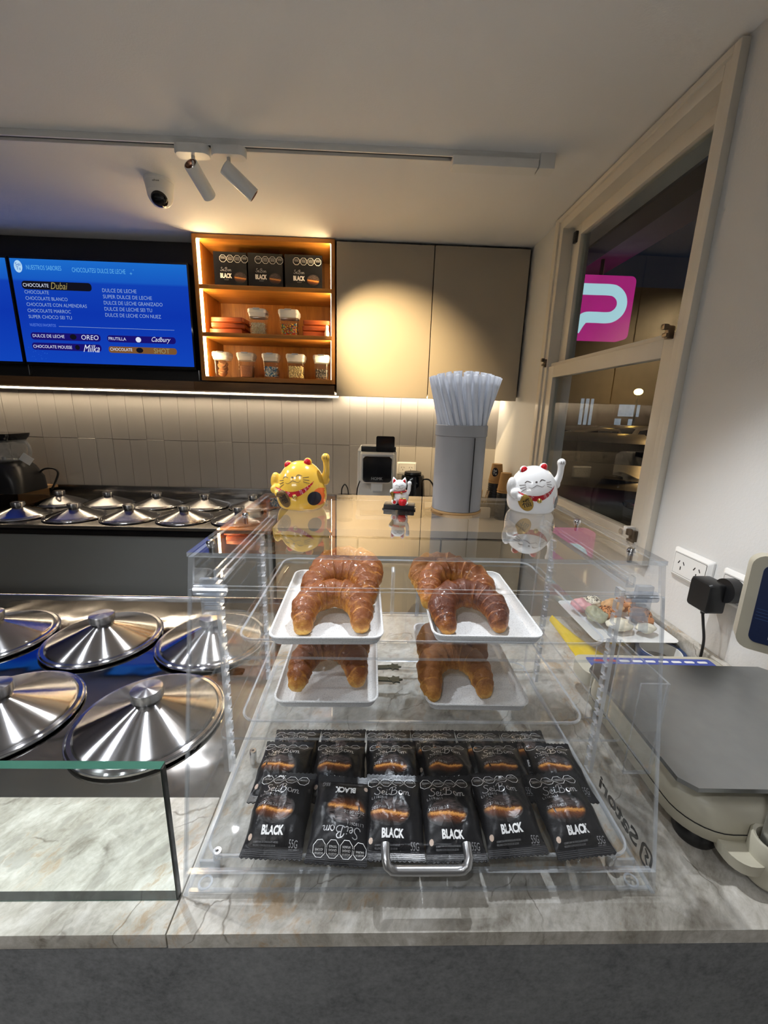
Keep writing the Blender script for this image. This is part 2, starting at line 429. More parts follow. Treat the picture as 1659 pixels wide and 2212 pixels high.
# ================================================================== THE ROOM
CEIL = 2.364; YB = 2.48; KT = 1.02
def struct(name, bm, mats, label, cat, sm=None, **kw):
    return ob(name, bm, mats, sm=sm, label=label, cat=cat, kind='structure', **kw)
b = B(); box(b, -4.2, 1.2, -3.2, 2.6, -.1, 0); struct('floor', b, M_floor, 'dark tiled shop floor below the counters', 'floor')
b = B(); box(b, -4.2, 1.0, -3.2, 2.6, CEIL, CEIL+.1); struct('ceiling', b, M_ceil, 'smooth white painted ceiling over the whole shop', 'ceiling')
b = B(); box(b, -4.3, -4.2, -3.2, 2.6, 0, CEIL); struct('wall_left', b, M_hall, 'grey painted wall far off on the left', 'wall')
b = B(); box(b, -4.2, 1.0, -3.3, -3.2, 0, CEIL); struct('wall_front', b, M_hall, 'dark grey painted wall behind the customers', 'wall')
b = B(); box(b, -4.2, 1.0, YB+.008, YB+.12, 0, CEIL)
wb = struct('wall_back', b, M_grout, 'back wall with pale upright tiles above the rear counter', 'wall')
# tiles, 100 x 300 mm, two rows
b = B(); box(b, -.0494, .0494, 0, .009, -.1494, .1494, .0010, seg=1); tile_me = finish(b, 'tile', 30); tile_me.materials.append(M_tile)
for row, z in enumerate((1.526, 1.226)):
    for i in range(33):
        x = .706 - .1*i
        ob('tile', tile_me, M_tile, wb, (x, YB-.0006*((i*7+row*3) % 4), z), (R(.12*(((i*5+row) % 3)-1)), 0, R(.15*(((i*3+row*2) % 5)-2))))
# right wall stands one degree off square; local x = outwards, y = along, z = up
WX, WR = .785, R(1)
b = B()
oy0, oy1, oz0, oz1, wt = 1.052, 1.872, 1.205, 2.345, .118
box(b, 0, wt, -3.2, oy0, 0, CEIL); box(b, 0, wt, oy1, 2.62, 0, CEIL); box(b, 0, wt, oy0, oy1, 0, oz0); box(b, 0, wt, oy0, oy1, oz1, CEIL)
wr = struct('wall_right', b, M_wall, 'white textured plaster wall on the right with the tall window', 'wall', loc=(WX, 0, 0), rot=(0, 0, WR))
# window: fixed frame, two sashes, panes, catches
win = thing('window_1', 'tall cream framed sash window in the right wall looking on the dark street', 'window', (WX, 0, 0), (0, 0, WR), kind='structure')
def ring(bm, x0, x1, y0, y1, z0, z1, wl, wr_, wb_, wt_, bev=.002):
    box(bm, x0, x1, y0, y0+wl, z0, z1, bev); box(bm, x0, x1, y1-wr_, y1, z0, z1, bev)
    box(bm, x0, x1, y0+wl, y1-wr_, z0, z0+wb_, bev); box(bm, x0, x1, y0+wl, y1-wr_, z1-wt_, z1, bev)
b = B(); ring(b, -.012, .066, oy0, oy1, oz0, oz1, .036, .03, .03, .034); ob('window_frame', b, M_alu, win)
b = B(); ring(b, -.02, .0, oy0-.012, oy1+.03, oz0-.02, oz1+.012, .02, .034, .02, .016); ob('window_trim', b, M_alu, win)
s1 = B(); ring(s1, -.004, .026, 1.090, 1.842, 1.232, 1.785, .048, .05, .026, .047); s1 = ob('lower_sash', s1, M_alu, win)
b = B(); slab(b, .010, .014, 1.137, 1.793, 1.257, 1.739); ob('pane', b, [M_glass, M_gdark], s1)
s2 = B(); ring(s2, .034, .062, 1.088, 1.842, 1.765, 2.312, .026, .062, .03, .042); s2 = ob('upper_sash', s2, M_alu, win)
b = B(); slab(b, .046, .050, 1.113, 1.781, 1.794, 2.271); ob('pane', b, [M_glass, M_gdark], s2)
b = B(); box(b, .005, .034, 1.090, 1.842, 1.785, 1.80, .002); ob('meeting_rail', b, M_alu, win)
def latch(y, z, s=1):
    bb = B(); box(bb, -.022, -.004, y-.007, y+.007, z-.02*s, z+.012*s, .003); box(bb, -.034, -.02, y-.006, y+.006, z+.002, z+.016*s, .003)
    box(bb, -.03, -.02, y-.012, y+.004, z-.016*s, z-.006*s, .002); ob('latch', bb, M_bronze, win)
latch(1.108, 1.80); latch(1.857, 1.805); latch(1.105, 1.252, 1.3)
b = B(); box(b, -.03, -.004, 1.112, 1.13, 1.262, 1.276, .003); ob('latch_button', b, M_white, win)
b = B(); box(b, .024, .04, 1.80, 1.822, 2.25, 2.29, .002); ob('sash_stop', b, M_black, win)
b = B(); cyl(b, (-.006, 1.175, 1.244), (-.002, 1.175, 1.244), .010, seg=16); ob('screw_cap', b, M_chrome, win)

# ================================================================== OUTSIDE THE WINDOW
M_soffit = pm('soffit_paint', (.30, .30, .33), .8); M_beam = pm('sooty_beam', (.035, .034, .03), .8, var=.3, ns=20)  # beam tone much darker than the soffit, unevenly mottled
M_asph = pm('asphalt', (.03, .028, .026), .8); M_fac = pm('street_facade', (.10, .075, .055), .8, var=.25, ns=3)
b = B(); box(b, .9, 40, -6, 40, -.35, -.25); struct('ground_street', b, M_asph, 'dark asphalt street outside the window', 'street')
b = B(); box(b, .905, 1.19, .2, 9, 2.62, 2.75); box(b, 1.32, 1.66, .2, 9, 2.60, 2.75); so = struct('trim_1', b, M_soffit, 'grey underside of the canopy outside the window', 'canopy')
b = B(); box(b, 1.19, 1.32, .2, 2.85, 2.50, 2.70, .004); ob('canopy_beam', b, M_beam, label='dark concrete beam under the outside canopy', cat='beam')
b = B(); box(b, .905, 1.9, 4.2, 4.3, -.25, 2.62); struct('wall_street', b, M_fac, 'brown wall of the neighbouring shop seen past the sign', 'wall')
# unseen cold tube added under the canopy to light reveal and soffit
tl = thing('canopy_tube_lamp', 'unseen cold tube added under the canopy to light the window reveal', 'lamp', (1.05, 1.25, 2.60))
b = B(); tube(b, [(0, -.3, 0), (0, .3, 0)], .014, 12); ob('tube', b, em('cold_tube', (.62, .74, 1), 13), tl)
b = B(); box(b, -.03, .03, -.32, .32, .014, .02); ob('tube_mount', b, M_white, tl)
# hanging light box sign
M_pink = em('sign_pink', (.50, .02, .22), .62, .25); M_signw = em('sign_white', (.50, .78, .86), .62, .05)
sg = thing('light_box_sign', 'lit magenta light box with a pale rounded letter hanging outside the window', 'sign', (1.5, 3.0, 2.30))
b = B(); prism(b, [(x+.01, y) for x, y in rr(.44, .395, .035)], 1, -.03, .06); ob('sign_case', b, M_pink, sg)
b = B(); ribbon(b, [(-.22, .110), (-.05, .110), (.06, .110), (.105, .100), (.142, .068), (.155, .024), (.142, -.020), (.105, -.052), (.06, -.062), (-.02, -.062), (-.085, -.066), (-.115, -.095), (-.145, -.150)], .070, smooth=8)
for v in b.verts: v.co = V((v.co.x, -.0315, v.co.y))
ob('sign_letter', b, M_signw, sg, sm=None)
b = B(); cyl(b, (.0, 0, .19), (0, 0, .32), .012, seg=10); ob('sign_rod', b, M_black, sg)
# parked cars
def car(loc, rz, paint, label):
    t = thing('parked_car', label, 'car', loc, (0, 0, rz), 'cars parked in the street')
    b = B(); prof = [(-2.1, .35), (-2.15, .75), (-2.0, 1.0), (-1.55, 1.06), (-.95, 1.5), (.35, 1.58), (1.5, 1.52), (1.95, 1.1), (2.1, .95), (2.1, .4)]
    lo = []
    for yy, sx, dz in ((-.86, .97, -.04), (-.80, 1, 0), (.80, 1, 0), (.86, .97, -.04)):
        lo.append([(x*sx, yy*(1 if z < 1.05 else .84), max(.35, z+dz)) for x, z in prof])
    loft(b, lo); ob('body', b, paint, t, sm=40)
    g = pm('car_window', (.004, .004, .005), .05)
    for s in (-1, 1):
        b = B(); prism(b, [(-1.25, 1.08), (-.85, 1.44), (.0, 1.49), (.0, 1.08)], 1, .735*s, .79*s); ob('side_window', b, g, t)
        b = B(); prism(b, [(.08, 1.08), (.08, 1.49), (1.2, 1.46), (1.5, 1.08)], 1, .735*s, .79*s); ob('side_window', b, g, t)
        b = B(); ball(b, (-2.02, .58*s, .84), (.12, .2, .09), 12, 8); ob('headlamp', b, M_chrome, t)
        b = B(); ball(b, (-1.0, .95*s, 1.08), (.08, .12, .07), 10, 6); ob('mirror', b, paint, t)
        for x in (-1.35, 1.3):
            b = B(); lathe(b, [(0, -.1), (.2, -.1), (.32, -.09), (.34, 0), (.32, .09), (.2, .1), (0, .1)], 20); wv = ob('wheel', b, M_black, t, (x, .78*s, .34), (PI/2, 0, 0))
            b = B(); cyl(b, (0, 0, -.108), (0, 0, .108), .19, seg=10); ob('hub_cap', b, M_chrome, wv)
    b = B(); prism(b, [(-1.50, 1.09), (-.98, 1.49), (-.93, 1.47), (-1.44, 1.07)], 1, -.64, .64); ob('windscreen', b, g, t)
    return t
car((3.6, 6.6, -.25), R(60), pm('car_silver', (.30, .26, .20), .3, .6), 'pale car nearest the window on the dark street')
car((5.4, 11.4, -.25), R(35), pm('car_grey', (.22, .2, .18), .3, .6), 'grey car parked behind the pale one')
car((9.0, 14.5, -.25), R(35), pm('car_white', (.4, .38, .35), .3, .2), 'white car farthest down the street')
# far side of the street
fac = thing('street_building', 'dim building front with lit shop windows across the street', 'building', (9, 18, -.25))
b = B(); box(b, -7, 12, 0, .4, 0, 7); ob('facade', b, M_fac, fac)
M_lit = em('lit_shop_window', (.75, .85, 1), .22, .5)
for x, z, wd, h in ((-4.3, 2.9, .5, .22), (-4.6, 2.3, .35, .4), (-.1, 1.5, .12, 1.1), (.12, 1.5, .12, 1.1), (.34, 1.5, .10, 1.1), (1.6, 1.9, .9, .5), (-3.7, 1.3, .15, .9), (-2.9, 1.3, .3, .9), (1.5, 1.3, .25, .5), (2.1, 1.3, .25, .5)):
    b = B(); box(b, x, x+wd, -.06, .02, z, z+h, .01); ob('lit_window', b, M_lit, fac)
lp = thing('street_lamp', 'glowing amber street lamp across the road', 'lamp', (10.4, 16.5, -.25))
b = B(); tube(b, [(0, 0, 0), (0, 0, 2.6), (0, 0, 2.75)], [.06, .04, .04], 10); ob('lamp_post', b, M_black, lp)
b = B(); ball(b, (0, 0, 2.85), (.16, .16, .12)); ob('lamp_globe', b, em('amber_lamp', (1, .55, .12), 30), lp)
l = bpy.data.lights.new('street_lamp_light', 'POINT'); l.energy = 170; l.color = (1, .6, .25); l.shadow_soft_size = .2  # unseen light set away from the lamp globe so the parked cars show
o = bpy.data.objects.new('street_lamp_light', l); COL.objects.link(o); o.location = (8.2, 9.0, 4.2)

# ================================================================== CEILING FITTINGS
tr = thing('lighting_track', 'thin white lighting track running across the ceiling', 'track', (0, 1.488, CEIL))
b = B(); box(b, -2.9, .535, -.016, .016, -.006, 0, .001); box(b, -2.9, .535, -.016, -.011, -.018, -.006); box(b, -2.9, .535, .011, .016, -.018, -.006); ob('rail', b, M_white, tr)
b = B(); box(b, -2.9, .53, -.010, .010, -.010, -.006); ob('slot', b, pm('track_slot', (.10, .10, .10), .6), tr)
b = B(); rrl(b, [(.048, .044, .004, -.042), (.048, .044, .004, 0)], c=(.518, 0)); ob('end_cap', b, M_white, tr)
b = B(); rrl(b, [(.262, .044, .004, -.042), (.268, .046, .004, -.038), (.268, .046, .004, -.018)], c=(.358, 0)); ob('driver_box', b, M_white, tr)
def head(name, x, base_dx, d, rng, label):
    t = thing(name, label, 'spotlight', (x, 1.488, CEIL-.018), group='track spotlights')
    b = B(); rrl(b, [(.100, .040, .018, -.024), (.106, .044, .02, -.019), (.106, .044, .02, 0)]); ob('adapter', b, M_white, t)
    d = V(d).normalized(); p = V((base_dx, 0, -.024))
    b = B(); tube(b, [p+V((0, 0, .003)), p+V((0, 0, -.018)), p+V((0, 0, -.030))], .0055, 10); ob('arm', b, M_satin, t)
    L0, L1 = rng; c0 = p+V((0, 0, -.036))
    b = B(); prof = [(0, L0), (.0195, L0), (.0215, L0+.002), (.0215, L1-.001), (.0205, L1), (.0185, L1), (.0165, L1-.012), (0, L1-.014)]
    lathe(b, prof, 28, mis=[0, 0, 0, 0, 0, 1, 1]); q = d.to_track_quat('Z', 'Y')
    hd = ob('lamp_head', b, [M_white, pm('copper_reflector', (.35, .20, .14), .25, .9)], t, c0, q.to_euler())
    b = B(); lathe(b, [(0, L1-.0125), (.005, L1-.0125), (.005, L1-.0135)], 16); ob('lamp_lens', b, em('lamp_lens', (1, .9, .75), 6), hd)
head('track_spotlight', -.572, .0, (-.16, -.66, .36), (-.084, .018), 'white tubular spotlight showing its round mouth, left on the ceiling track')
head('track_spotlight', -.462, -.002, (.66, .28, -.50), (-.018, .088), 'white tubular spotlight tilted towards the wall cupboard')
def lamp_row(y, xs, x0, x1, label):
    t = thing('lighting_track', label, 'track', (0, y, CEIL))
    b = B(); box(b, x0, x1, -.016, .016, -.014, 0, .001); ob('rail', b, M_white, t)
    for x in xs:
        b = B(); cyl(b, (x, 0, -.014), (x, 0, -.026), .012, seg=14); lathe(b, [(0, -.026), (.021, -.026), (.022, -.028), (.022, -.058), (.019, -.058), (.017, -.046), (0, -.046)], 24, (x, 0, 0)); ob('lamp_head', b, M_white, t)
lamp_row(.78, (.16, -.62, -1.25, -1.9), -2.2, .4, 'second lighting track right above the front counter, over the picture top')
lamp_row(-.35, (-1.25, -.75, -.2), -1.6, .2, 'third lighting track over the customer side')
t = thing('dome_camera', 'small white dome security camera with black lens on the ceiling', 'camera', (-.795, 1.735, CEIL))
b = B(); lathe(b, [(0, -.012), (.047, -.012), (.050, -.008), (.050, 0)], 36); ob('base_plate', b, M_white, t)
b = B(); ball(b, (0, 0, -.040), (.0435, .0435, .045), 32, 20); lathe(b, [(.0485, -.010), (.0440, -.038), (.0430, -.041)], 36); dome = ob('dome', b, M_white, t, sm=60)
ld_ = V((.16, -.60, -.72)).normalized()
b = B(); lathe(b, [(0, .0475), (.012, .0465), (.0225, .0420), (.0275, .0360), (.0275, .030), (0, .030)], 32); ob('lens', b, M_blackg, dome, (0, 0, -.040), ld_.to_track_quat('Z', 'Y').to_euler(), sm=60)
b = text_bm('alhua', -.012, .012, -.003, .003)
for v in b.verts: v.co = V((.010+v.co.x, -.0482, v.co.y))
ob('maker_mark', b, M_black, dome, (0, .0, -.019), sm=None)

# ================================================================== UPPER WALL FURNITURE
CF = 2.178
b = B(); box(b, -3.4, -.875, 2.30, YB+.005, 1.702, CEIL-.002); struct('trim_2', b, M_panel, 'dark recessed wall panel behind the menu screens', 'panel')
led_under = thing('wall_ledge', 'long brown wooden ledge with a light strip under the menu screens', 'ledge', (0, 0, 0))
b = B(); box(b, -3.4, -.92, 2.19, YB+.003, 1.655, 1.700, .001); ob('ledge_board', b, M_oakd, led_under)
b = B(); box(b, -.918, -.207, 2.19, YB+.003, 1.655, 1.700, .001); ob('ledge_board', b, M_oakd, led_under)
b = B(); box(b, -3.4, -.207, 2.425, 2.44, 1.652, 1.655); ob('light_strip', b, M_led, led_under)
b = B(); box(b, -3.4, -.207, 2.44, 2.444, 1.645, 1.655); ob('strip_channel', b, M_satin, led_under)
# wall cupboard
cb = thing('wall_cupboard', 'taupe handleless two door wall cupboard beside the lit shelves', 'cupboard', (0, 0, 0))
b = B(); box(b, -.196, .741, CF+.022, YB-.004, 1.668, CEIL-.006); ob('carcass', b, M_dark, cb)
b = B(); box(b, -.195, .2705, CF, CF+.020, 1.649, 2.352, .0012, seg=1); ob('door', b, M_taupe, cb)
b = B(); box(b, .2745, .734, CF, CF+.020, 1.649, 2.352, .0012, seg=1); ob('door', b, M_taupe, cb)
b = B(); box(b, -.19, .73, 2.425, 2.44, 1.661, 1.668); ob('light_strip', b, M_led, cb)
# open oak shelf unit
su = thing('open_shelf_unit', 'open oak wall unit with warm light strips and three shelves of sweets', 'shelves', (0, 0, 0))
b = B(); box(b, -.873, -.853, CF, YB-.02, 1.706, CEIL-.003, .001); ob('side_panel', b, M_oakv, su)
b = B(); box(b, -.222, -.203, CF, YB-.02, 1.706, CEIL-.003, .001); ob('side_panel', b, M_oakv, su)
b = B(); box(b, -.853, -.222, CF, YB-.02, 2.342, CEIL-.003, .001); ob('top_panel', b, M_oak, su)
b = B(); box(b, -.853, -.222, CF, YB-.02, 1.706, 1.726, .001); ob('bottom_panel', b, M_oak, su)
b = B(); box(b, -.853, -.222, YB-.02, YB-.008, 1.706, CEIL-.003); ob('back_panel', b, M_oakv, su)
SH1, SH2 = 2.148, 1.934
for z in (SH1, SH2):
    b = B(); box(b, -.8525, -.2225, CF+.003, YB-.02, z-.020, z, .0012); ob('shelf', b, M_oak, su)
for x0, x1 in ((-.8528, -.8450), (-.2234, -.2222)):
    for z0, z1 in ((1.728, 1.912), (1.936, 2.126), (2.150, 2.340)):
        b = B(); box(b, x0, x1, CF+.005, CF+.019, z0, z1); ob('light_strip', b, M_ledn, su)
# menu screens
M_scr = NT('menu_screen'); tt = M_scr; vv = tt.obj(); sep = tt.n('ShaderNodeSeparateXYZ', {0: vv})
gz = tt.math('MULTIPLY', tt.math('ADD', sep.outputs[2], .235), 2.13)
scol = tt.ramp(gz, [(0, (.006, .075, .60)), (.5, (.004, .045, .50)), (.79, (.006, .065, .55)), (.815, (.010, .13, .66)), (1, (.014, .20, .76))])
scol = tt.mix(tt.math('MULTIPLY', tt.noise(vv, 3, 2), .25), scol, (.012, .03, .5))
e_ = tt.n('ShaderNodeEmission', {'Color': scol, 'Strength': .52}); tt.t.links.new(e_.outputs[0], tt.out.inputs[0]); M_scr = tt.m
TE = em('menu_text', (.40, .58, .95), .42); TW = em('menu_text_white', (.75, .8, .95), .60); TH = em('menu_heading', (.12, .45, .85), .60)
PN = em('menu_pill_navy', (.01, .006, .16), .60); PK = em('menu_pill_black', (.006, .006, .012), .60); PB = em('menu_pill_brown', (.20, .09, .03), .60); TG = em('menu_gold', (.35, .28, .10), .60); TDB = em('menu_shot', (.32, .28, .12), .60)
TVY = 2.235; TX, TZ = -1.351, 2.0085
def screen(cx, label, full):
    t = thing('menu_screen', label, 'screen', (cx, TVY, TZ), group='menu screens')
    b = B(); box(b, -.429, .429, .004, .05, -.249, .246, .004); ob('casing', b, M_blackg, t)
    b = B(); box(b, -.15, .15, .05, .066, -.12, .12); ob('wall_mount', b, M_black, t)
    b = B(); box(b, -.420, .420, .0015, .005, -.2355, .2355); s = ob('display', b, M_scr, t)
    b = B(); box(b, .436, .440, .01, .03, -.30, -.25, .001); ob('bracket', b, M_satin, t)
    return t, s
def at(bm, y=.0008):
    for v in bm.verts: v.co = V((v.co.x, y, v.co.y))
    return bm
t1, sc1 = screen(TX, 'blue menu screen listing chocolate and dulce de leche flavours', True)
t2, sc2 = screen(TX-.862, 'left blue menu screen cut off by the picture edge', False)
def tx(s, x0, x1, zb, h, mat, nm='menu_line', italic=0, bold=0):
    ob(nm, at(text_bm(s, x0-TX, x1-TX, zb-TZ, zb+h-TZ, bold, italic=italic)), mat, sc1, sm=None)
def pill(x0, x1, z0, z1, mat):
    b = B(); pts = rr(x1-x0, z1-z0, (z1-z0)*.42); f = b.faces.new([b.verts.new(((x0+x1)/2-TX+p[0], .0012, (z0+z1)/2-TZ+p[1])) for p in pts]); ob('menu_pill', b, mat, sc1, sm=None)
lg = B(); polar(lg, -1.7345-TX, 2.209-TZ, .0195, .027, 2, 24); ob('round_logo', at(lg, .0011), em('logo_disc', (.45, .7, .95), .60), sc1, sm=None)
tx('Sei', -1.747, -1.722, 2.212, .014, em('logo_blue', (.01, .1, .5), .60), 'logo_text'); tx('Tu', -1.745, -1.724, 2.194, .014, MATS['logo_blue'], 'logo_text')
tx('NUESTROS SABORES', -1.697, -1.531, 2.197, .020, TH); tx('CHOCOLATES/ DULCE DE LECHE', -1.481, -1.226, 2.193, .020, TH)
b = B()
for cx_, cz_, r_ in ((-1.2, 2.196, .008), (-1.187, 2.212, .004)):
    pts = [((cx_-TX)+r_*(1 if k % 2 == 0 else .25)*math.cos(PI*k/4), .0008, cz_-TZ+r_*(1 if k % 2 == 0 else .25)*math.sin(PI*k/4)) for k in range(8)]
    b.faces.new([b.verts.new(p) for p in pts])
ob('sparkle', b, TH, sc1, sm=None)
pill(-1.732, -1.398, 2.110, 2.147, PK)
tx('CHOCOLATE', -1.726, -1.604, 2.121, .0155, TW); tx('Dubai', -1.595, -1.513, 2.114, .030, TG, italic=.3)
for i, (s, x1) in enumerate((('CHOCOLATE', -1.608), ('CHOCOLATE BLANCO', -1.522), ('CHOCOLATE CON ALMENDRAS', -1.433), ('CHOCOLATE MARROC', -1.515), ('SUPER CHOCO SEI TU', -1.514))):
    tx(s, -1.724, x1, 2.090-.0278*i, .0155, TE)
for i, (s, x1) in enumerate((('DULCE DE LECHE', -1.183), ('SUPER DULCE DE LECHE', -1.111), ('DULCE DE LECHE GRANIZADO', -1.062), ('DULCE DE LECHE SEI TU', -1.116), ('DULCE DE LECHE CON NUEZ', -1.075))):
    tx(s, -1.348, x1, 2.109-.0278*i, .0165, TE)
tx('NUESTROS FAVORITOS', -1.724, -1.598, 1.942, .013, em('menu_dim', (.12, .25, .8), .60))
b = B(); box(b, -1.583-TX, -1.015-TX, .0005, .001, 1.9445-TZ, 1.9460-TZ); ob('menu_rule', b, TE, sc1, sm=None)
pill(-1.729, -1.386, 1.880, 1.914, PN); pill(-1.731, -1.388, 1.832, 1.866, PN); pill(-1.353, -1.013, 1.880, 1.912, PN); pill(-1.353, -1.012, 1.829, 1.860, PB)
tx('DULCE DE LECHE', -1.719, -1.564, 1.891, .0145, TW); tx('OREO', -1.481, -1.396, 1.887, .022, TW, 'logo_text', .1)
tx('FRUTILLA', -1.346, -1.260, 1.889, .0145, TW); tx('Cadbury', -1.133, -1.038, 1.881, .030, TW, 'logo_text', .45)
tx('CHOCOLATE MOUSSE', -1.725, -1.534, 1.841, .0145, TW); tx('Milka', -1.479, -1.397, 1.829, .034, TW, 'logo_text', .45)
tx('CHOCOLATE', -1.345, -1.235, 1.839, .0145, TW); tx('SHOT', -1.127, -1.048, 1.833, .024, TDB, 'logo_text')
for cx_, cz_, rx_, rz_, mt in ((-1.521, 1.898, .017, .013, PK), (-1.507, 1.849, .012, .012, PK), (-1.199, 1.895, .014, .013, TW), (-1.198, 1.845, .018, .013, PK)):
    b = B(); polar(b, cx_-TX, cz_-TZ, rx_, rz_, 1, 10); ob('menu_picture', at(b, .0009), mt, sc1, sm=None)
random.seed(3)
b = B()
for k in range(26):
    u_, v_ = random.random(), random.random(); polar(b, -.40+.09*u_, -.225+.07*v_, .0016, .0016, 1, 6)
    polar(b, .33+.08*u_, .17+.05*v_, .0014, .0014, 1, 6)
ob('menu_dots', at(b, .0010), em('menu_dot', (.02, .12, .62), .60), sc1, sm=None)

# ================================================================== REAR COUNTER
RC = 1.035
rc = thing('rear_counter', 'grey fronted rear counter with a dark steel gelato top', 'counter', (0, 0, 0))
b = B(); box(b, -3.4, -.47, 1.845, YB-.005, .12, RC-.05); ob('front_panel', b, M_gpanel, rc)
b = B(); box(b, -3.4, -.47, 1.83, YB-.005, RC-.05, RC-.016, .002); ob('black_fascia', b, M_blackg, rc)
b = B(); box(b, -3.4, -.465, 1.815, YB-.005, RC-.016, RC, .002); ob('steel_top', b, M_bsteel, rc)
b = B(); box(b, -1.94, -.465, YB-.026, YB-.006, RC, 1.098, .001); ob('steel_upstand', b, M_bsteel, rc)
b = B(); box(b, -3.4, -1.944, YB-.026, YB-.006, RC, 1.098, .001); ob('wooden_upstand', b, M_board, rc)
b = B(); box(b, -3.4, -.47, 1.95, YB-.005, 0, .12); ob('plinth', b, M_black, rc)
wk = thing('rear_cupboard', 'beige drawer cupboard with pale worktop under the drinks machine', 'cupboard', (0, 0, 0))
b = B(); box(b, -.462, .735, 1.88, YB-.005, .10, RC-.035); ob('carcass', b, M_dark, wk)
for i, (x0, x1) in enumerate(((-.462, -.068), (-.064, .333), (.337, .735))):
    for z0, z1 in ((.72, .985), (.40, .715), (.11, .395)):
        b = B(); box(b, x0+.002, x1-.002, 1.862, 1.88, z0, z1, .001, seg=1); ob('drawer_front', b, M_beige, wk)
b = B(); box(b, -.464, .737, 1.85, YB-.005, RC-.035, RC, .002); ob('worktop', b, M_wtop, wk)
b = B(); box(b, -.455, .735, 1.93, YB-.005, 0, .10); ob('plinth', b, M_black, wk)

# ---- lids
LID_R = .128
def lid_parts():
    b = B(); lathe(b, [(LID_R-.001, 0), (LID_R, .002), (LID_R, .004), (LID_R-.003, .006), (LID_R-.009, .0065), (LID_R-.011, .009), (LID_R-.014, .0105), (.026, .040), (.024, .041), (0, .041)], 72)
    cone = finish(b, 'lid_cone', 25); cone.materials.append(M_lid)
    b = B(); lathe(b, [(LID_R-.012, -.005), (LID_R-.012, -.002), (LID_R+.001, -.0015), (LID_R+.0025, .001), (LID_R+.0015, .0035), (LID_R-.002, .0035)], 72)
    rim = finish(b, 'lid_rim', 40); rim.materials.append(M_lidrim)
    b = B(); lathe(b, [(0, .040), (.021, .040), (.0235, .044), (.0275, .048), (.0278, .062), (.0265, .0645), (.024, .065), (0, .0652)], 48)
    kn = finish(b, 'lid_knob', 30); kn.materials.append(M_knob)
    return cone, rim, kn
LC, LR, LK = lid_parts()
def lid(x, y, z, label, grp, rz=0):
    t = thing('gelato_well_cover', label, 'lid', (x, y, z), (0, 0, rz), grp)
    ob('lid_cone', LC, M_lid, t); ob('lid_rim', LR, M_lidrim, t); ob('lid_knob', LK, M_knob, t)
for i, x in enumerate((-1.99, -1.725, -1.461, -1.196, -.932, -.667)):
    if i: lid(x, 2.245, RC+.0055, 'steel gelato lid on the rear counter, back row, %s from the blender' % ('', 'nearest', 'second', 'third', 'fourth', 'fifth')[i], 'lids on the rear counter', i)
    lid(x+.012, 1.962, RC+.0055, ('steel gelato lid on the rear counter, front row, %s from the left' % ('first', 'second', 'third', 'fourth', 'fifth', 'sixth')[i]), 'lids on the rear counter', i*.7)

# ================================================================== FRONT COUNTER
fc = thing('front_counter', 'front counter with beige marble, dark steel gelato top and grey stone face', 'counter', (0, 0, 0))
SX = -.2145
b = B(); box(b, SX+.002, .735, .345, 1.02, .0, .999); box(b, -3.0, SX+.002, .345, .486, 0, .999); box(b, -3.0, SX+.002, .486, 1.02, 0, .984); ob('counter_body', b, M_gpanel, fc)
b = B(); box(b, -3.0, .776, .332, .345, .0, .9985); ob('stone_face', b, M_stone, fc)
b = B(); box(b, -3.0, SX-.0008, .325, .488, .9995, KT, .0015); ob('marble_slab', b, M_marble, fc)
b = B(); prism(b, [(SX+.0008, .325), (.7775, .325), (.7650, 1.055), (SX+.0008, 1.055)], 2, .9995, KT); ob('marble_slab', b, M_marble, fc, sm=None)
b = B(); prism(b, [(.7585, .325), (.7770, .325), (.7645, 1.054), (.7460, 1.054)], 2, KT+.0004, 1.076); ob('marble_upstand', b, M_marble, fc, sm=None)
b = B(); box(b, -3.0, SX-.001, .489, 1.155, .985, 1.006, .0015); ob('steel_sheet', b, M_stop, fc)
b = B(); box(b, -3.0, SX-.001, 1.155, 1.165, .90, 1.012, .001); ob('back_fold', b, M_lidrim, fc)
fl = [(-.405, .655, 'steel gelato lid nearest the clear showcase, front row of the front counter'), (-.682, .66, 'steel gelato lid cut by the left picture edge, front row of the front counter'), (-.955, .66, 'steel gelato lid beyond the left picture edge, front row'),
      (-.392, .925, 'steel gelato lid half hidden behind the showcase edge, second row'), (-.660, .928, 'full round steel gelato lid in the second row of the front counter'), (-.928, .928, 'steel gelato lid cut by the picture edge, second row of the front counter')]
for i, (x, y, lb) in enumerate(fl): lid(x, y, 1.0118, lb, 'lids on the front counter', i*.5)
# glass guard on the marble strip
gg = thing('glass_guard', 'low clear glass guard with green edge standing on the marble strip', 'glass guard', (0, 0, 0))
b = B(); slab(b, -3.0, -.2175, .357, .367, KT+.0004, 1.207); ob('front_pane', b, [M_gglass, M_gedge], gg)
b = B(); box(b, -3.0, -.2175, .3575, .3665, KT+.0002, KT+.0012); ob('seal_strip', b, M_gdark, gg)
b = B(); box(b, -.2172, -.2152, .3575, .3640, KT+.0004, 1.2065); ob('end_seal', b, M_gdark, gg)
#@@PART3

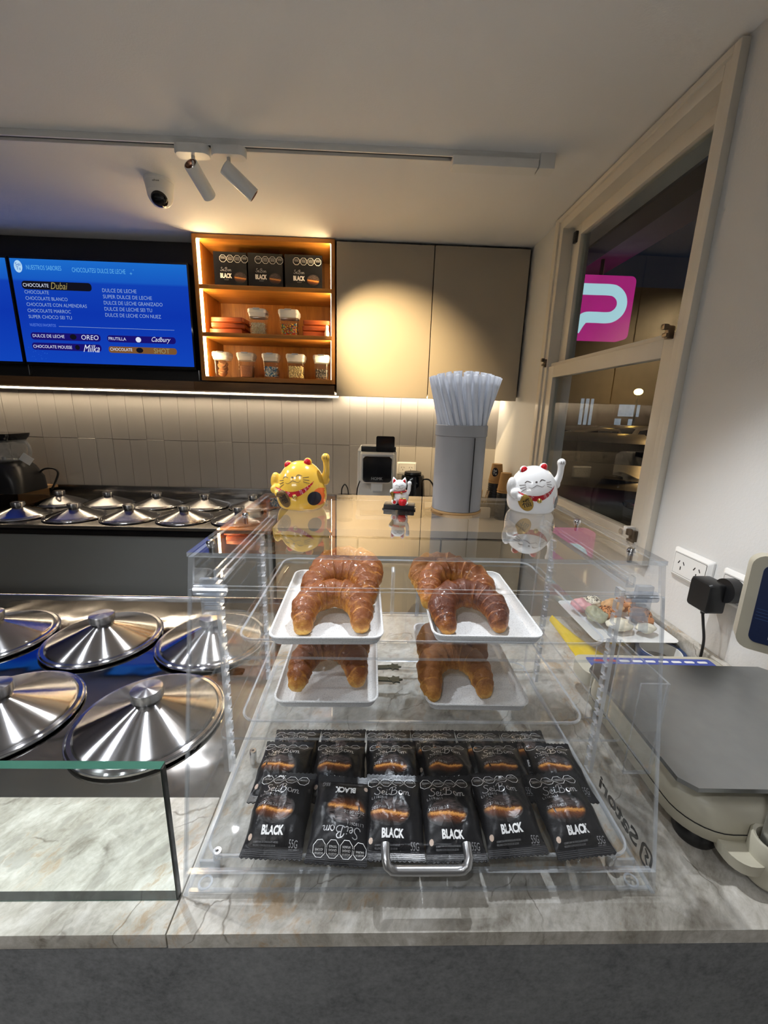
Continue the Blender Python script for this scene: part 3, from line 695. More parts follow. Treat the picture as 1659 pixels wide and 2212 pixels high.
# ================================================================== THE SHOWCASE
X0, X1, YF0, YF1, YBK, ZT = -.212, .354, .361, .452, .800, 1.4155
def yf(z): return YF0+(z-KT)/(ZT-KT)*(YF1-YF0)
TH_ = .0055
cs = thing('acrylic_showcase', 'large clear acrylic countertop showcase with flap door full of croissants and packets', 'showcase', (0, 0, 0))
AC = [M_acr, M_acre]
for nm, x in (('side_panel', X0), ('side_panel', X1-TH_)):
    b = B(); prism(b, [(YF0, KT+.0005), (YBK, KT+.0005), (YBK, ZT-TH_-.0003), (yf(ZT-TH_), ZT-TH_-.0003)], 0, x, x+TH_, 0, 1); sp = ob(nm, b, AC, cs, sm=None)
b = B(); slab(b, X0-.001, X1+.001, YF1-.002, YBK+.001, ZT-TH_, ZT); ob('top_panel', b, [M_acrt, M_acre], cs, sm=None)
b = B(); slab(b, X0+TH_+.0005, X1-TH_-.0005, YF0+.003, YBK, KT+.0005, KT+.005); ob('base_panel', b, AC, cs, sm=None)
def front(z0, z1, x0, x1, th=.005, out=0.0):
    bb = B(); q = V((0, -(ZT-KT), (YF1-YF0))).normalized()*-1
    pts = []
    for (x, z) in ((x0, z0), (x1, z0), (x1, z1), (x0, z1)):
        p = V((x, yf(z)-out, z)); pts.append(p)
    A = [bb.verts.new(p) for p in pts]; C = [bb.verts.new(p+V((0, th, -th*.22))) for p in pts]
    bb.faces.new(A); bb.faces.new(C[::-1])
    for k in range(4): bb.faces.new((A[k], A[(k+1) % 4], C[(k+1) % 4], C[k])).material_index = 1
    return bb
ob('fascia', front(1.377, ZT-TH_-.0003, X0+TH_, X1-TH_), AC, cs, sm=None)
dr = ob('flap_door', front(1.052, 1.375, X0+.004, X1-.004, .005, .0056), AC, cs, sm=None)
ob('front_sill', front(KT+.0055, 1.049, X0+TH_, X1-TH_), AC, cs, sm=None)
b = B(); hz, hx = 1.087, (.024, .120)
pts = [(hx[0], yf(hz)-.006, hz), (hx[0], yf(hz)-.020, hz-.003), (hx[0]+.002, yf(hz)-.0245, hz-.008), (hx[0]+.007, yf(hz)-.0255, hz-.0125), (hx[0]+.014, yf(hz)-.0255, hz-.0135)]
pts = pts+[(hx[1]-(p[0]-hx[0]), p[1], p[2]) for p in pts[::-1]]
tube(b, pts, .0052, 14); ob('handle', b, M_satin, dr)
for x in (X0+.022, X1-.022):
    b = B(); zz = 1.372
    box(b, x-.010, x+.010, yf(zz)+.004, yf(zz)+.011, zz-.034, zz+.012, .001)
    cyl(b, (x-.018, yf(zz)+.010, zz-.004), (x+.018, yf(zz)+.010, zz-.004), .007, seg=14)
    for k in range(4): box(b, x-.009, x+.009, yf(zz)+.0105, yf(zz)+.014, zz-.030+k*.006, zz-.027+k*.006)
    ob('hinge', b, [edge('hinge_acrylic', (.7, .73, .76), .28)], cs)
    b = B(); cyl(b, (x-.02, yf(zz)+.010, zz-.004), (x+.02, yf(zz)+.010, zz-.004), .0025, seg=8); ob('hinge_pin', b, M_chrome, cs)
# notched racks
def rack(x, y, d):
    pts = [(y, 1.048), (y+.014*d, 1.048)]; z = 1.066
    while z < 1.345:
        pts += [(y+.014*d, z), (y+.005*d, z), (y+.005*d, z+.006), (y+.014*d, z+.006)]; z += .0205
    pts += [(y+.014*d, 1.352), (y, 1.352)]
    bb = B(); prism(bb, pts if d > 0 else pts[::-1], 0, x, x+.006, 0, 1); ob('notched_rack', bb, [M_acr, edge('rack_edge', (.85, .87, .9), .62)], cs, sm=None)
for x in (X0+TH_+.0005, X1-TH_-.0065):
    rack(x, .505, 1); rack(x, .735, -1)
for x in (X0+.020, X1-.032):
    b = B(); slab(b, x, x+.012, .47, .745, 1.372, 1.376); slab(b, x, x+.003, .47, .745, 1.376, 1.386); slab(b, x+.009, x+.012, .47, .745, 1.376, 1.386); ob('door_rail', b, AC, cs, sm=None)
for x in (X0+.014, X1-.024):
    for y in (.483, .625):
        b = B(); lathe(b, [(.0055, 0), (.0055, .002), (.004, .0045), (0, .005)], 18, (x, y, ZT+.0001)); cyl(b, (x, y, ZT-.014), (x, y, ZT), .003, seg=10); ob('bolt', b, M_chrome, cs)
for x in (X0+.030, X1-.040):
    for y in (.392, .545):
        b = B(); lathe(b, [(.0055, KT+.006), (.0055, KT+.026), (.005, KT+.028), (.002, KT+.028), (.002, KT+.024), (0, KT+.024)], 18, (x, y, 0)); ob('standoff_screw', b, M_chrome, cs)
for x in (X0+.022, X1-.024):
    b = B(); lathe(b, [(.006, 0), (.0085, 0), (.0085, .0008), (.006, .0008), (.006, 0)], 20, (x, .372, KT+.0055)); ob('base_ring', b, M_acre, cs)
    b = B(); box(b, x-.012, x+.012, .3865, .3895, KT+.0055, KT+.018); ob('door_stop', b, M_acre, cs)
# rear sliding doors
for i, (x0, x1) in enumerate(((X0+.008, .078), (.068, X1-.008))):
    b = B(); slab(b, x0, x1, YBK-.006-.006*i, YBK-.002-.006*i, KT+.008, ZT-.009); d_ = ob('rear_door', b, AC, cs, sm=None)
    hx_ = .046 if i == 0 else .098
    b = B(); tube(b, [(hx_, YBK-.014-.006*i, 1.165), (hx_, YBK-.024-.006*i, 1.170), (hx_, YBK-.024-.006*i, 1.262), (hx_, YBK-.014-.006*i, 1.267)], .004, 10); ob('rear_handle', b, M_acre, d_)
# lettering on the outside of the right side panel, read from the wall side
M_print = pm('black_print', (.008, .008, .008), .5)
b = text_bm('Satori', 0, .092, 0, .023, .03)
for v in b.verts: v.co = V((X1+.0006, .403+v.co.x, 1.034+v.co.y*.95))
ob('lettering', b, M_print, cs, sm=None)
b = B(); pts = rr(.018, .026, .006)
ribbon(b, pts, .0042, smooth=0, closed=True); ribbon(b, [(-.004, -.008), (.001, -.001), (-.003, .004), (.004, .009)], .0035, smooth=3)
for v in b.verts: v.co = V((X1+.0006, .386+v.co.x, 1.044+v.co.y))
ob('emblem', b, M_print, cs, sm=None)
# flat shelves with rounded corners
def flat_shelf(z, x0, x1, y0, y1, label):
    bb = B(); rrl(bb, [(x1-x0, y1-y0, .012, z), (x1-x0, y1-y0, .012, z+.004)], 5, ((x0+x1)/2, (y0+y1)/2), mis=[1]); ob('clear_shelf', bb, AC, label=label, cat='shelf', group='clear shelves in the showcase', sm=None)
flat_shelf(1.276, -.186, .344, .452, .780, 'upper clear acrylic shelf inside the showcase')
flat_shelf(1.160, -.193, .345, .447, .780, 'lower clear acrylic shelf inside the showcase')
# clear trays with a soft raised rim
def clear_tray(z, x0, x1, y0, y1, label, h=.009):
    w_, d_ = x1-x0, y1-y0; bb = B()
    lv = [(w_-.02, d_-.02, .016, z+.0002), (w_-.008, d_-.008, .02, z+.003), (w_-.004, d_-.004, .022, z+h), (w_, d_, .024, z+h+.001), (w_-.001, d_-.001, .0235, z+h+.003), (w_-.007, d_-.007, .02, z+h+.0025), (w_-.010, d_-.010, .018, z+.005), (w_-.022, d_-.022, .014, z+.0025)]
    rrl(bb, lv, 6, ((x0+x1)/2, (y0+y1)/2), mis=[0, 0, 1, 1, 1, 0, 0]); ob('clear_tray', bb, AC, label=label, cat='tray', group='clear trays in the showcase', sm=40)
clear_tray(1.2802, -.172, .318, .470, .770, 'clear moulded tray on the upper showcase shelf')
clear_tray(1.1642, -.172, .300, .462, .770, 'clear moulded tray on the lower showcase shelf')
clear_tray(KT+.0285, -.192, .330, .374, .770, 'clear moulded tray holding the black packets', .012)
# white melamine trays
t_ = NT('speckled_melamine'); v_ = t_.obj(); n_ = t_.noise(v_, 700, 2)
t_.principled(Base_Color=t_.ramp(n_, [(.34, (.56, .56, .56)), (.46, (.78, .78, .77))]), Roughness=.35); M_mel = t_.m
def white_tray(x0, y0, z, rz, label):
    w_, d_ = .150, .228; bb = B()
    lv = [(w_-.020, d_-.020, .010, 0), (w_-.012, d_-.012, .012, .002), (w_-.002, d_-.002, .016, .0125), (w_, d_, .016, .014), (w_-.001, d_-.001, .0155, .0152), (w_-.006, d_-.006, .014, .0148), (w_-.010, d_-.010, .012, .009), (w_-.018, d_-.018, .010, .0040), (w_-.022, d_-.022, .009, .0034)]
    rrl(bb, lv, 4); ob('melamine_tray', bb, M_mel, loc=(x0+w_/2, y0+d_/2, z), rot=(0, 0, rz), label=label, cat='tray', group='white pastry trays', sm=35)
    return (x0+w_/2, y0+d_/2, z+.0036)
UL = white_tray(-.133, .466, 1.2830, R(1.2), 'speckled white tray on the upper shelf at the left')
UR = white_tray(.084, .474, 1.2830, R(-.6), 'speckled white tray on the upper shelf at the right')
LL = white_tray(-.1355, .492, 1.1670, R(.4), 'speckled white tray on the lower shelf at the left')
LR_ = white_tray(.083, .488, 1.1670, R(-.5), 'speckled white tray on the lower shelf at the right')

# ------------------------------------------------------------------ croissants
def crust(name, dark, mid, light, gloss):
    t = NT(name); v = t.obj(); at_ = t.n('ShaderNodeAttribute', attribute_name='bake'); n = t.noise(v, 70, 6, .65, .6); n2 = t.noise(v, 320, 4, .6)
    n3 = t.noise(v, 190, 5, .7, 1.2)
    f = t.math('ADD', t.math('MULTIPLY', at_.outputs[2], .62), t.math('ADD', t.math('MULTIPLY', n, .62), t.math('MULTIPLY', n3, .42)))
    c = t.ramp(f, [(.46, light), (.66, mid), (.90, dark)])
    h = t.math('ADD', t.math('MULTIPLY', n, .5), t.math('ADD', t.math('MULTIPLY', n3, .8), t.math('MULTIPLY', n2, .35)))
    t.principled(Base_Color=c, Roughness=t.math('ADD', gloss-.08, t.math('MULTIPLY', n3, .25)), Normal=t.bump(h, .9, .0022), Coat_Weight=.3 if gloss < .4 else .03, Coat_Roughness=.15); return t.m
M_cr1 = crust('glazed_crust', (.26, .070, .009), (.56, .22, .028), (.82, .48, .10), .30)
M_cr2 = crust('dark_glazed_crust', (.12, .026, .005), (.34, .10, .013), (.66, .32, .055), .26)
M_cr3 = crust('plain_crust', (.28, .095, .014), (.54, .235, .04), (.78, .46, .12), .5)
def croissant_mesh(seed, bend=90, wide=.0385, thick=.0225, leg=.030):
    rnd = random.Random(seed); NS, NR = 132, 28; bm = bmesh.new(); rings = []; bake = {}
    off = V((rnd.random()*9, rnd.random()*9, 0)); skew = rnd.uniform(-.05, .05); legs = (leg*rnd.uniform(.8, 1.15), leg*rnd.uniform(.8, 1.15)); ins = (rnd.uniform(-6, 8), rnd.uniform(-6, 8))
    cuts = [.16, .33, .50, .66, .80]
    for i in range(NS+1):
        t = -1+2*i/NS; s = abs(t); sg = -1 if t < 0 else 1; q_ = 0 if t < 0 else 1
        b_ = R(bend+ins[q_])
        if s <= .60: a = b_*s/.60; cx_, cy_ = wide*math.sin(a), wide*math.cos(a)
        else:
            a = b_; l = (s-.60)/.40*legs[q_]; cx_ = wide*math.sin(a)+math.cos(a)*l; cy_ = wide*math.cos(a)-math.sin(a)*l
        cx_ *= sg*1.0; nrm = V((math.sin(a)*sg, math.cos(a), 0))
        k = s+skew*t; prev = max([0]+[c for c in cuts if c <= k]); nxt = min([1.02]+[c for c in cuts if c > k]); fr_ = (k-prev)/(nxt-prev)
        step = max(0.0, 1-fr_)**2.2                                        # each wrap overlaps the next one outwards
        env = max(0.0, 1-(s/1.05)**2.1)
        r = thick*(.40+.60*env)*(.94+.095*step)
        if s > .94: r *= max(.25, math.sqrt(max(0, 1-.9*((s-.94)/.06)**2)))
        zc = max(r*.93, .009)+.0075*env
        row = []
        r0_ = r/(.94+.095*step)
        for j in range(NR):
            th = 2*PI*j/NR; k2 = k+.030*math.cos(th)+.018*math.sin(2*th+seed); prev = max([-.2]+[c for c in cuts if c <= k2]); nxt = min([1.06]+[c for c in cuts if c > k2]); st_ = max(0.0, 1-(k2-prev)/(nxt-prev))**2.2; r = r0_*(.94+.095*st_); q = nrm*math.cos(th)*r*1.02+V((0, 0, 1))*math.sin(th)*r*(1.02 if math.sin(th) > 0 else .86)
            p = V((cx_, cy_, zc))+q
            nv = NZ.noise(p*70+off); nv2 = NZ.noise(p*260+off); nv3 = NZ.noise(V((s*60, th*1.2, sg))+off)
            p += q.normalized()*(nv*.0016+nv2*.0007+nv3*.0006)
            p.z = max(p.z, 0.0002)
            vt = bm.verts.new(p); row.append(vt)
            bake[vt] = max(0, min(1, .34+.40*max(0, .25+.75*math.sin(th))+.22*nv+.14*nv3-.30*(st_ > .80)-.42*max(0, s-.84)/.16-.22*max(0, -math.sin(th))))
        rings.append(row)
    for i in range(NS):
        for j in range(NR): bm.faces.new((rings[i][j], rings[i][(j+1) % NR], rings[i+1][(j+1) % NR], rings[i+1][j]))
    bm.faces.new(rings[0][::-1]); bm.faces.new(rings[-1])
    bm.verts.index_update(); vals = [bake[v] for v in bm.verts]
    me = finish(bm, 'croissant', 180); at_ = me.attributes.new('bake', 'FLOAT', 'POINT')
    for i_, x in enumerate(vals): at_.data[i_].value = x
    return me
def croissant(base, dx, dy, lift, tilt, seed, mat, label, sc_=1.0, rz=0, bend=90):
    me = croissant_mesh(seed, bend); o = ob('croissant', me, mat, loc=(base[0]+dx, base[1]+dy, base[2]+lift), rot=(tilt, 0, rz), label=label, cat='croissant', group='croissants on the white trays')
    o.scale = (sc_,)*3
croissant(UL, .006, -.062, .0, R(2), 11, M_cr1, 'glossy croissant at the front of the upper left tray', 1.0, R(2))
croissant(UL, .012, -.010, .011, R(5), 12, M_cr1, 'glossy croissant in the middle of the upper left tray', 1.04, R(-2))
croissant(UL, .018, .036, .014, R(3), 13, M_cr1, 'glossy croissant at the back of the upper left tray', 1.06, R(-4))
croissant(UR, -.018, -.062, .0, R(2), 21, M_cr2, 'darkest glossy croissant at the front of the upper right tray', 1.0, R(4))
croissant(UR, -.028, -.012, .011, R(5), 22, M_cr1, 'glossy croissant leaning in the middle of the upper right tray', 1.04, R(-3))
croissant(UR, -.040, .034, .010, R(2), 23, M_cr3, 'paler croissant at the back of the upper right tray', .98, R(6))
croissant(LL, .000, -.066, .012, R(13), 31, M_cr1, 'brown croissant propped at the front of the lower left tray', 1.06, R(4), 84)
croissant(LL, .004, .006, .004, R(8), 32, M_cr3, 'croissant behind the propped one on the lower left tray', 1.04, R(-8))
croissant(LR_, -.026, -.062, .0, R(4), 41, M_cr3, 'plain golden croissant at the front of the lower right tray', 1.02, R(3), 86)
croissant(LR_, -.020, .002, .006, R(8), 42, M_cr3, 'croissant at the back of the lower right tray', 1.04, R(-3))

# ------------------------------------------------------------------ black packets
def foil(name):
    t = NT(name); v = t.obj(); n = t.noise(v, 45, 4, .6, .5); n2 = t.noise(v, 160, 3)
    t.principled(Base_Color=t.mix(n, (.006, .006, .007), (.014, .014, .016)), Roughness=t.math('ADD', .20, t.math('MULTIPLY', n, .22)), Normal=t.bump(n, .35, .003), Specular_IOR_Level=.32); return t.m
M_foil = foil('black_foil')
M_silver = pm('silver_ink', (.55, .55, .56), .3, .6, var=.3, ns=120); M_wink = pm('white_ink', (.82, .82, .81), .5); M_gink = pm('grey_ink', (.30, .30, .31), .5)
def alfajor_print(name):
    t = NT(name); uv = t.n('ShaderNodeUVMap'); sep = t.n('ShaderNodeSeparateXYZ', {0: uv.outputs[0]}); U, Vv = sep.outputs[0], sep.outputs[1]
    n = t.n('ShaderNodeTexNoise', {'Vector': uv.outputs[0], 'Scale': 9.0, 'Detail': 5.0, 'Roughness': .7}).outputs[0]
    mp = t.n('ShaderNodeMapping', {'Vector': uv.outputs[0]}); mp.inputs['Scale'].default_value = (1.6, 14, 1)
    st = t.n('ShaderNodeTexNoise', {'Vector': mp.outputs[0], 'Scale': 1.6, 'Detail': 4.0, 'Distortion': .8}).outputs[0]
    top = t.ramp(st, [(.40, (.010, .008, .008)), (.62, (.13, .095, .09))])
    y = t.math('ADD', Vv, t.math('MULTIPLY', t.math('SUBTRACT', n, .5), .45))
    y = t.math('ADD', y, t.math('MULTIPLY', U, .12))
    g = t.ramp(t.math('ADD', t.math('MULTIPLY', y, .5), .5), [(.12, (.012, .008, .007)), (.30, (.10, .03, .010)), (.36, (.16, .045, .012)), (.42, (.60, .24, .05)), (.47, (.75, .36, .09)), (.52, (.14, .04, .012)), (.60, (.05, .022, .014))])
    m1 = t.ramp(t.math('ADD', t.math('MULTIPLY', y, .5), .5), [(.52, (0, 0, 0)), (.62, (1, 1, 1))])
    c = t.mix(m1, g, top)
    rad = t.n('ShaderNodeVectorMath', {0: uv.outputs[0]}, operation='LENGTH').outputs['Value']
    c = t.mix(t.ramp(rad, [(.80, (0, 0, 0)), (.98, (1, 1, 1))]), c, (.009, .009, .010))
    t.principled(Base_Color=c, Roughness=.35); return t.m
M_alf = alfajor_print('alfajor_print')
PW, PL = .0745, .099
SEIBOM = [[(.95, 1.42), (.62, 1.62), (.30, 1.42), (.38, 1.08), (.66, .78), (.70, .40), (.40, .10), (.02, .22), (-.12, .50)], [(.98, .45), (1.36, .58), (1.34, .84), (1.10, .84), (.96, .48), (1.12, .14), (1.50, .26)], [(1.70, .82), (1.62, .28), (1.76, .12), (1.98, .28)],
    [(2.62, 1.52), (2.52, .80), (2.36, .08)], [(2.10, 1.10), (2.36, 1.52), (2.92, 1.66), (3.16, 1.34), (2.92, 1.00), (2.62, .90), (3.10, .86), (3.26, .46), (2.92, .08), (2.30, .10), (2.08, .34)],
    [(4.10, .50), (3.92, .82), (3.64, .72), (3.58, .36), (3.80, .10), (4.06, .26), (4.10, .50)], [(4.32, .82), (4.24, .10)], [(4.26, .46), (4.50, .80), (4.66, .66), (4.58, .10)], [(4.60, .46), (4.84, .80), (5.02, .66), (4.96, .18), (5.24, .24)]]
def seibom(x0, x1, y0, y1, wd=.12):
    b = B()
    for st in SEIBOM: ribbon(b, st, wd, smooth=5)
    polar(b, 1.78, 1.12, .09, .09, 1, 8)
    for v in b.verts: v.co = V((x0+(v.co.x+.12)/5.36*(x1-x0), y0+v.co.y/1.66*(y1-y0), 0))
    return b
OCT = (('EXCESO EN', 'CALORIAS'), ('EXCESO EN', 'GRASAS', 'SATURADAS'), ('EXCESO EN', 'GRASAS', 'TOTALES'), ('EXCESO EN', 'AZUCARES'))
def octagons(cx, cy_, r, pitch, wd, n=4):
    b = B()
    for k in range(n):
        x = cx+(k-1.5)*pitch
        ribbon(b, [(x+r*math.cos(R(22.5+45*q)), cy_+r*math.sin(R(22.5+45*q))) for q in range(8)], wd, smooth=0, closed=True)
        ln = OCT[k]; h = r*.22
        for q, s in enumerate(ln):
            yy = cy_+r*.30-q*h*1.5; text_bm(s, x-r*.62, x+r*.62, yy, yy+h, bm=b)
    return b
def packet_parts(seed):
    rnd = random.Random(seed); off = V((rnd.random()*20, rnd.random()*20, 0)); nx, ny = 26, 44; b = B()
    def h(x, y):
        u = abs(x)/(PW/2); v = abs(y)/(PL/2-.010)
        if v >= 1: return .0010
        e = (1-u**3.2)**.75*(1-v**2.6)**.7 if u < 1 else 0
        wr_ = NZ.noise(V((x*60, y*26, 0))+off)*.0022+NZ.noise(V((x*150, y*70, 3))+off)*.0009
        return .0010+(.0165+wr_*2.2)*e
    top, bot = [], []
    for j in range(ny+1):
        y = -PL/2+PL*j/ny; v = abs(y)/(PL/2); pinch = 1-.05*math.sin(PI*min(1, v))
        rt, rb = [], []
        for i in range(nx+1):
            x = (-PW/2+PW*i/nx); xx = x*pinch+NZ.noise(V((0, y*30, i))+off)*.0004
            yy = y
            if j in (0, ny): yy += (.0012 if i % 2 else -.0004)*(1 if j else -1)
            z = h(x, y); sag = NZ.noise(V((x*20, y*12, 7))+off)*.002*(v**4)
            cz = .0065
            rt.append(b.verts.new((xx, yy, cz+z*.95+sag))); rb.append(b.verts.new((xx, yy, cz-z*.38-.0003+sag)))
        top.append(rt); bot.append(rb)
    for j in range(ny):
        for i in range(nx):
            b.faces.new((top[j][i], top[j][i+1], top[j+1][i+1], top[j+1][i])); b.faces.new((bot[j][i], bot[j+1][i], bot[j+1][i+1], bot[j][i+1]))
        b.faces.new((top[j][0], top[j+1][0], bot[j+1][0], bot[j][0])); b.faces.new((top[j][nx], bot[j][nx], bot[j+1][nx], top[j+1][nx]))
    for j in (0, ny):
        for i in range(nx): b.faces.new((top[j][i], bot[j][i], bot[j][i+1], top[j][i+1]) if j == 0 else (top[j][i], top[j][i+1], bot[j][i+1], bot[j][i]))
    body = finish(b, 'wrapper', 60); body.materials.append(M_foil); bv = bvh_of(body); parts = [('wrapper', body, M_foil)]
    def add(nm, bm, mat, eps=.00035):
        drape(bm, bv, 'top', eps); me = finish(bm, nm); me.materials.append(mat); parts.append((nm, me, mat))
    add('brand_script', seibom(-.026, .020, .0155, .0275), M_silver)
    b = B(); polar(b, -.006, -.003, .0255, .0165, 7, 32, uv=True); add('product_picture', b, M_alf, .0003)
    add('flavour_word', text_bm('BLACK', -.016, .011, -.0300, -.0212, .045), M_wink)
    add('weight_mark', text_bm('55G', .019, .029, -.0390, -.0325), M_gink)
    b = text_bm('COBERTURA DE CHOCOLATE NEGRO', -.024, .006, -.0362, -.0348); text_bm('RELLENO CON DULCE DE LECHE', -.024, .003, -.0386, -.0372, bm=b); text_bm('CONT. NETO', .019, .029, -.0408, -.0396, bm=b); add('small_print', b, M_gink)
    b = text_bm('L1182611', -.029, -.010, .0115, .0145); text_bm('2027.08.26', -.029, -.004, -.0005, .0027, bm=b); add('date_code', b, M_silver, .0006)
    add('warning_seals', octagons(-.003, .0365, .0078, .0162, .0006), M_wink)
    b = B(); polar(b, -.029, -.0315, .0026, .0032, 2, 8); add('cream_swirl', b, pm('cream_ink', (.5, .38, .3), .5))
    for s in (-1, 1):
        b = B()
        for q in range(4):
            yy = s*(PL/2-.0016-.0019*q); ribbon(b, [(-PW/2+.002+PW*.95*k/12, yy) for k in range(13)], .0006, smooth=0)
        add('crimp_seal', b, pm('foil_ridge', (.045, .045, .048), .25), .0004)
    return parts
PK_ = [packet_parts(s) for s in (1, 2, 3, 4)]
ORD = ('first', 'second', 'third', 'fourth', 'fifth', 'last')
def packet(kind, loc, rot, label):
    t = thing('snack_packet', label, 'packet', loc, rot, 'black snack packets in the showcase')
    for nm, me, mat in PK_[kind]: ob(nm, me, mat, t)
rnd = random.Random(5); zb = KT+.0315
for i in range(6):
    x3 = -.1135+.0745*i; packet((i+2) % 4, (x3, .527, zb-.0005), (R(1), 0, R(rnd.uniform(-1, 1))), 'black packet in the rear row, %s from the left, mostly under the lower shelf' % ORD[i])
for i in range(6):
    x2 = -.1195+.0800*i; packet((i+1) % 4, (x2, .484, zb+.0150), (R(1.5), 0, R(rnd.uniform(-1.5, 1.5))), 'black packet in the middle row, %s from the left' % ORD[i])
fr = [(-.108, .419, R(-3)), (-.031, .412, R(180-3)), (.037, .415, R(-1.5)), (.109, .414, R(1)), (.183, .421, R(3)), (.264, .4195, R(5))]
fl_ = ('black packet at the left end of the front row', 'black packet lying upside down with white octagon seals, front row', 'black packet behind the left end of the metal handle, front row', 'black packet behind the right end of the metal handle, front row', 'black packet second from the right in the front row', 'black packet at the right end of the front row')
for i, (x, y, rz) in enumerate(fr):
    flip = abs(rz) > 2
    packet(i % 4, (x, y, zb+.0190), (R(-13 if flip else 13), R(rnd.uniform(-2, 2)), rz), fl_[i])

# ================================================================== ON TOP OF THE SHOWCASE
TOPZ = ZT+.0002
M_catw = pm('white_porcelain', (.82, .82, .82), .18, var=.02, Coat_Weight=.6); M_catg = pm('yellow_porcelain', (.72, .43, .055), .16, var=.04, Coat_Weight=.6)
M_red = MATS['red_hardwood']; M_redg = pm('red_glaze', (.55, .01, .018), .15, Coat_Weight=.5); M_or = pm('orange_glaze', (.75, .14, .02), .15); M_blk = pm('black_glaze', (.012, .012, .02), .15)
M_line = pm('dark_brush_line', (.05, .03, .025), .5); M_coin = pm('coin_gold', (.42, .27, .06), .35, .5, var=.1); M_coind = pm('coin_bronze', (.16, .09, .03), .4, .3); M_bell = pm('bell_gold', (.75, .55, .18), .15, .9)
M_bib = NT('dotted_bib'); tt = M_bib; vr = tt.n('ShaderNodeTexVoronoi', {'Vector': tt.obj(), 'Scale': 420.0}, distance='EUCLIDEAN'); vr.inputs['Randomness'].default_value = .15
tt.principled(Base_Color=tt.ramp(vr.outputs[0], [(.26, (.85, .82, .80)), (.34, (.42, .008, .02))]), Roughness=.3); M_bib = tt.m
def lucky_cat(loc, rz, body_mat, coin_mat, line_mat, label, spotc):
    t = thing('lucky_cat', label, 'figurine', loc, (0, 0, rz), 'lucky cat figurines')
    b = B()
    prof = [(0, .0), (.030, 0), (.0375, .003), (.0415, .012), (.0428, .024), (.0415, .038), (.0375, .052), (.031, .064), (.022, .073), (.011, .0785), (0, .080)]
    lathe(b, [tuple(p) for p in cr_prof(prof)], 40, sy=.92)
    ball(b, (-.0405, -.012, .044), (.0085, .0095, .017)); ball(b, (-.036, -.0255, .034), (.0095, .008, .0085)); ball(b, (-.0285, -.034, .0285), (.0075, .0055, .006))
    me = remesh(b, .0016, 5, 'body'); me.materials.append(body_mat); ob('body', me, body_mat, t); bv = bvh_of(me)
    b = B(); ball(b, (.038, .004, .048), (.010, .0085, .010)); tube(b, cr_spline([(.036, .004, .046), (.042, .001, .058), (.0435, -.001, .070), (.043, -.002, .083)], 5), [.0085, .0082, .0078, .0072, .0068, .0064, .0060, .0057, .0055, .0054, .0053, .0053, .0054, .0056, .0058, .0060], 14); ball(b, (.0425, -.003, .0865), (.0072, .0075, .0078))
    me = remesh(b, .0014, 4, 'raised_arm'); me.materials.append(body_mat); ra = ob('raised_arm', me, body_mat, t); bva = bvh_of(me)
    b = B()
    for k in (-1, 0, 1): ribbon(b, [(.0425+k*.0028, .0895), (.0425+k*.0028, .0845)], .0008, smooth=2)
    drape(b, bva, 'front', .0003); ob('claw_lines', b, line_mat, ra, sm=None)
    for sx_, zz, tl in ((-.0205, .0715, 20), (.0125, .0775, -8)):
        b = B(); ball(b, (sx_, -.004, zz), (.0072, .0062, .0080)); e = ob('ear', b, body_mat, t, sm=180)
        b = B(); ball(b, (sx_, -.0075, zz+.0006), (.0058, .0048, .0066)); ob('ear_inside', b, M_redg, e, sm=180)
    tilt = R(10)
    def put(nm, bm, mat, eps=.0004): drape(bm, bv, 'front', eps, rot=tilt, off=(-.005, .052)); ob(nm, bm, mat, t, sm=180)
    for c_ in (-.0125, .0105):
        b = B(); ribbon(b, [(c_-.0052, .0035), (c_-.001, .0065), (c_+.0052, .0040)], .0011, taper=True); put('eye', b, line_mat)
    b = B(); ribbon(b, [(-.013, -.0030), (-.0085, -.0048), (-.004, -.0030), (0, -.0012), (.004, -.0030), (.0085, -.0048), (.013, -.0026)], .0009, taper=True); put('mouth', b, line_mat)
    b = B(); polar(b, 0, .0042, .0018, .0012, 2, 10); put('nose', b, line_mat)
    for sg_ in (-1, 1):
        for k in range(3):
            b = B(); ribbon(b, [(sg_*.0165, .0010-k*.0030), (sg_*.0255, .0005-k*.0052)], .0008, smooth=3); put('whisker', b, line_mat)
    b = B(); n_ = 20; up = []; lo = []
    for k in range(n_+1):
        u = -1+2*k/n_; x = .0315*u; zt_ = -.0185+.0110*u*u; d_ = .0085*(1-u*u)**.8+.0004
        up.append(b.verts.new((x, zt_, 0))); lo.append(b.verts.new((x, zt_-d_, 0)))
    mid = [b.verts.new((up[k].co+lo[k].co)/2) for k in range(n_+1)]
    for k in range(n_): b.faces.new((up[k], mid[k], mid[k+1], up[k+1])); b.faces.new((mid[k], lo[k], lo[k+1], mid[k+1]))
    put('bib', b, M_bib, .0005)
    h = bv.ray_cast(V((.0, -1, .0262)), V((0, 1, 0)))[0]; b = B(); ball(b, h+V((0, -.002, 0)), .0042); ob('bell', b, M_bell, t, sm=180)
    for nm, x_, z_, rx_, rz_, mt in (spotc):
        b = B(); polar(b, x_, z_, rx_, rz_, 6, 28); drape(b, bv, 'front', .0004+(.0002 if mt is M_blk else 0)); ob(nm, b, mt, t, sm=180)
    b = B(); polar(b, 0, 0, .0105, .0148, 6, 28); drape(b, bv, 'front', .0009, rot=R(28), off=(-.0195, .0205)); cn = ob('coin', b, coin_mat, t, sm=180)
    b = text_bm('福', -.0065, .0065, -.0075, .0075); drape(b, bv, 'front', .0014, rot=R(24), off=(-.0195, .0205)); ob('coin_character', b, M_print, cn, sm=None)
    b = B()
    for k in range(4): ribbon(b, [(-.0300+k*.0024, .0325-k*.0010), (-.0285+k*.0024, .0292-k*.0010)], .0008, smooth=2)
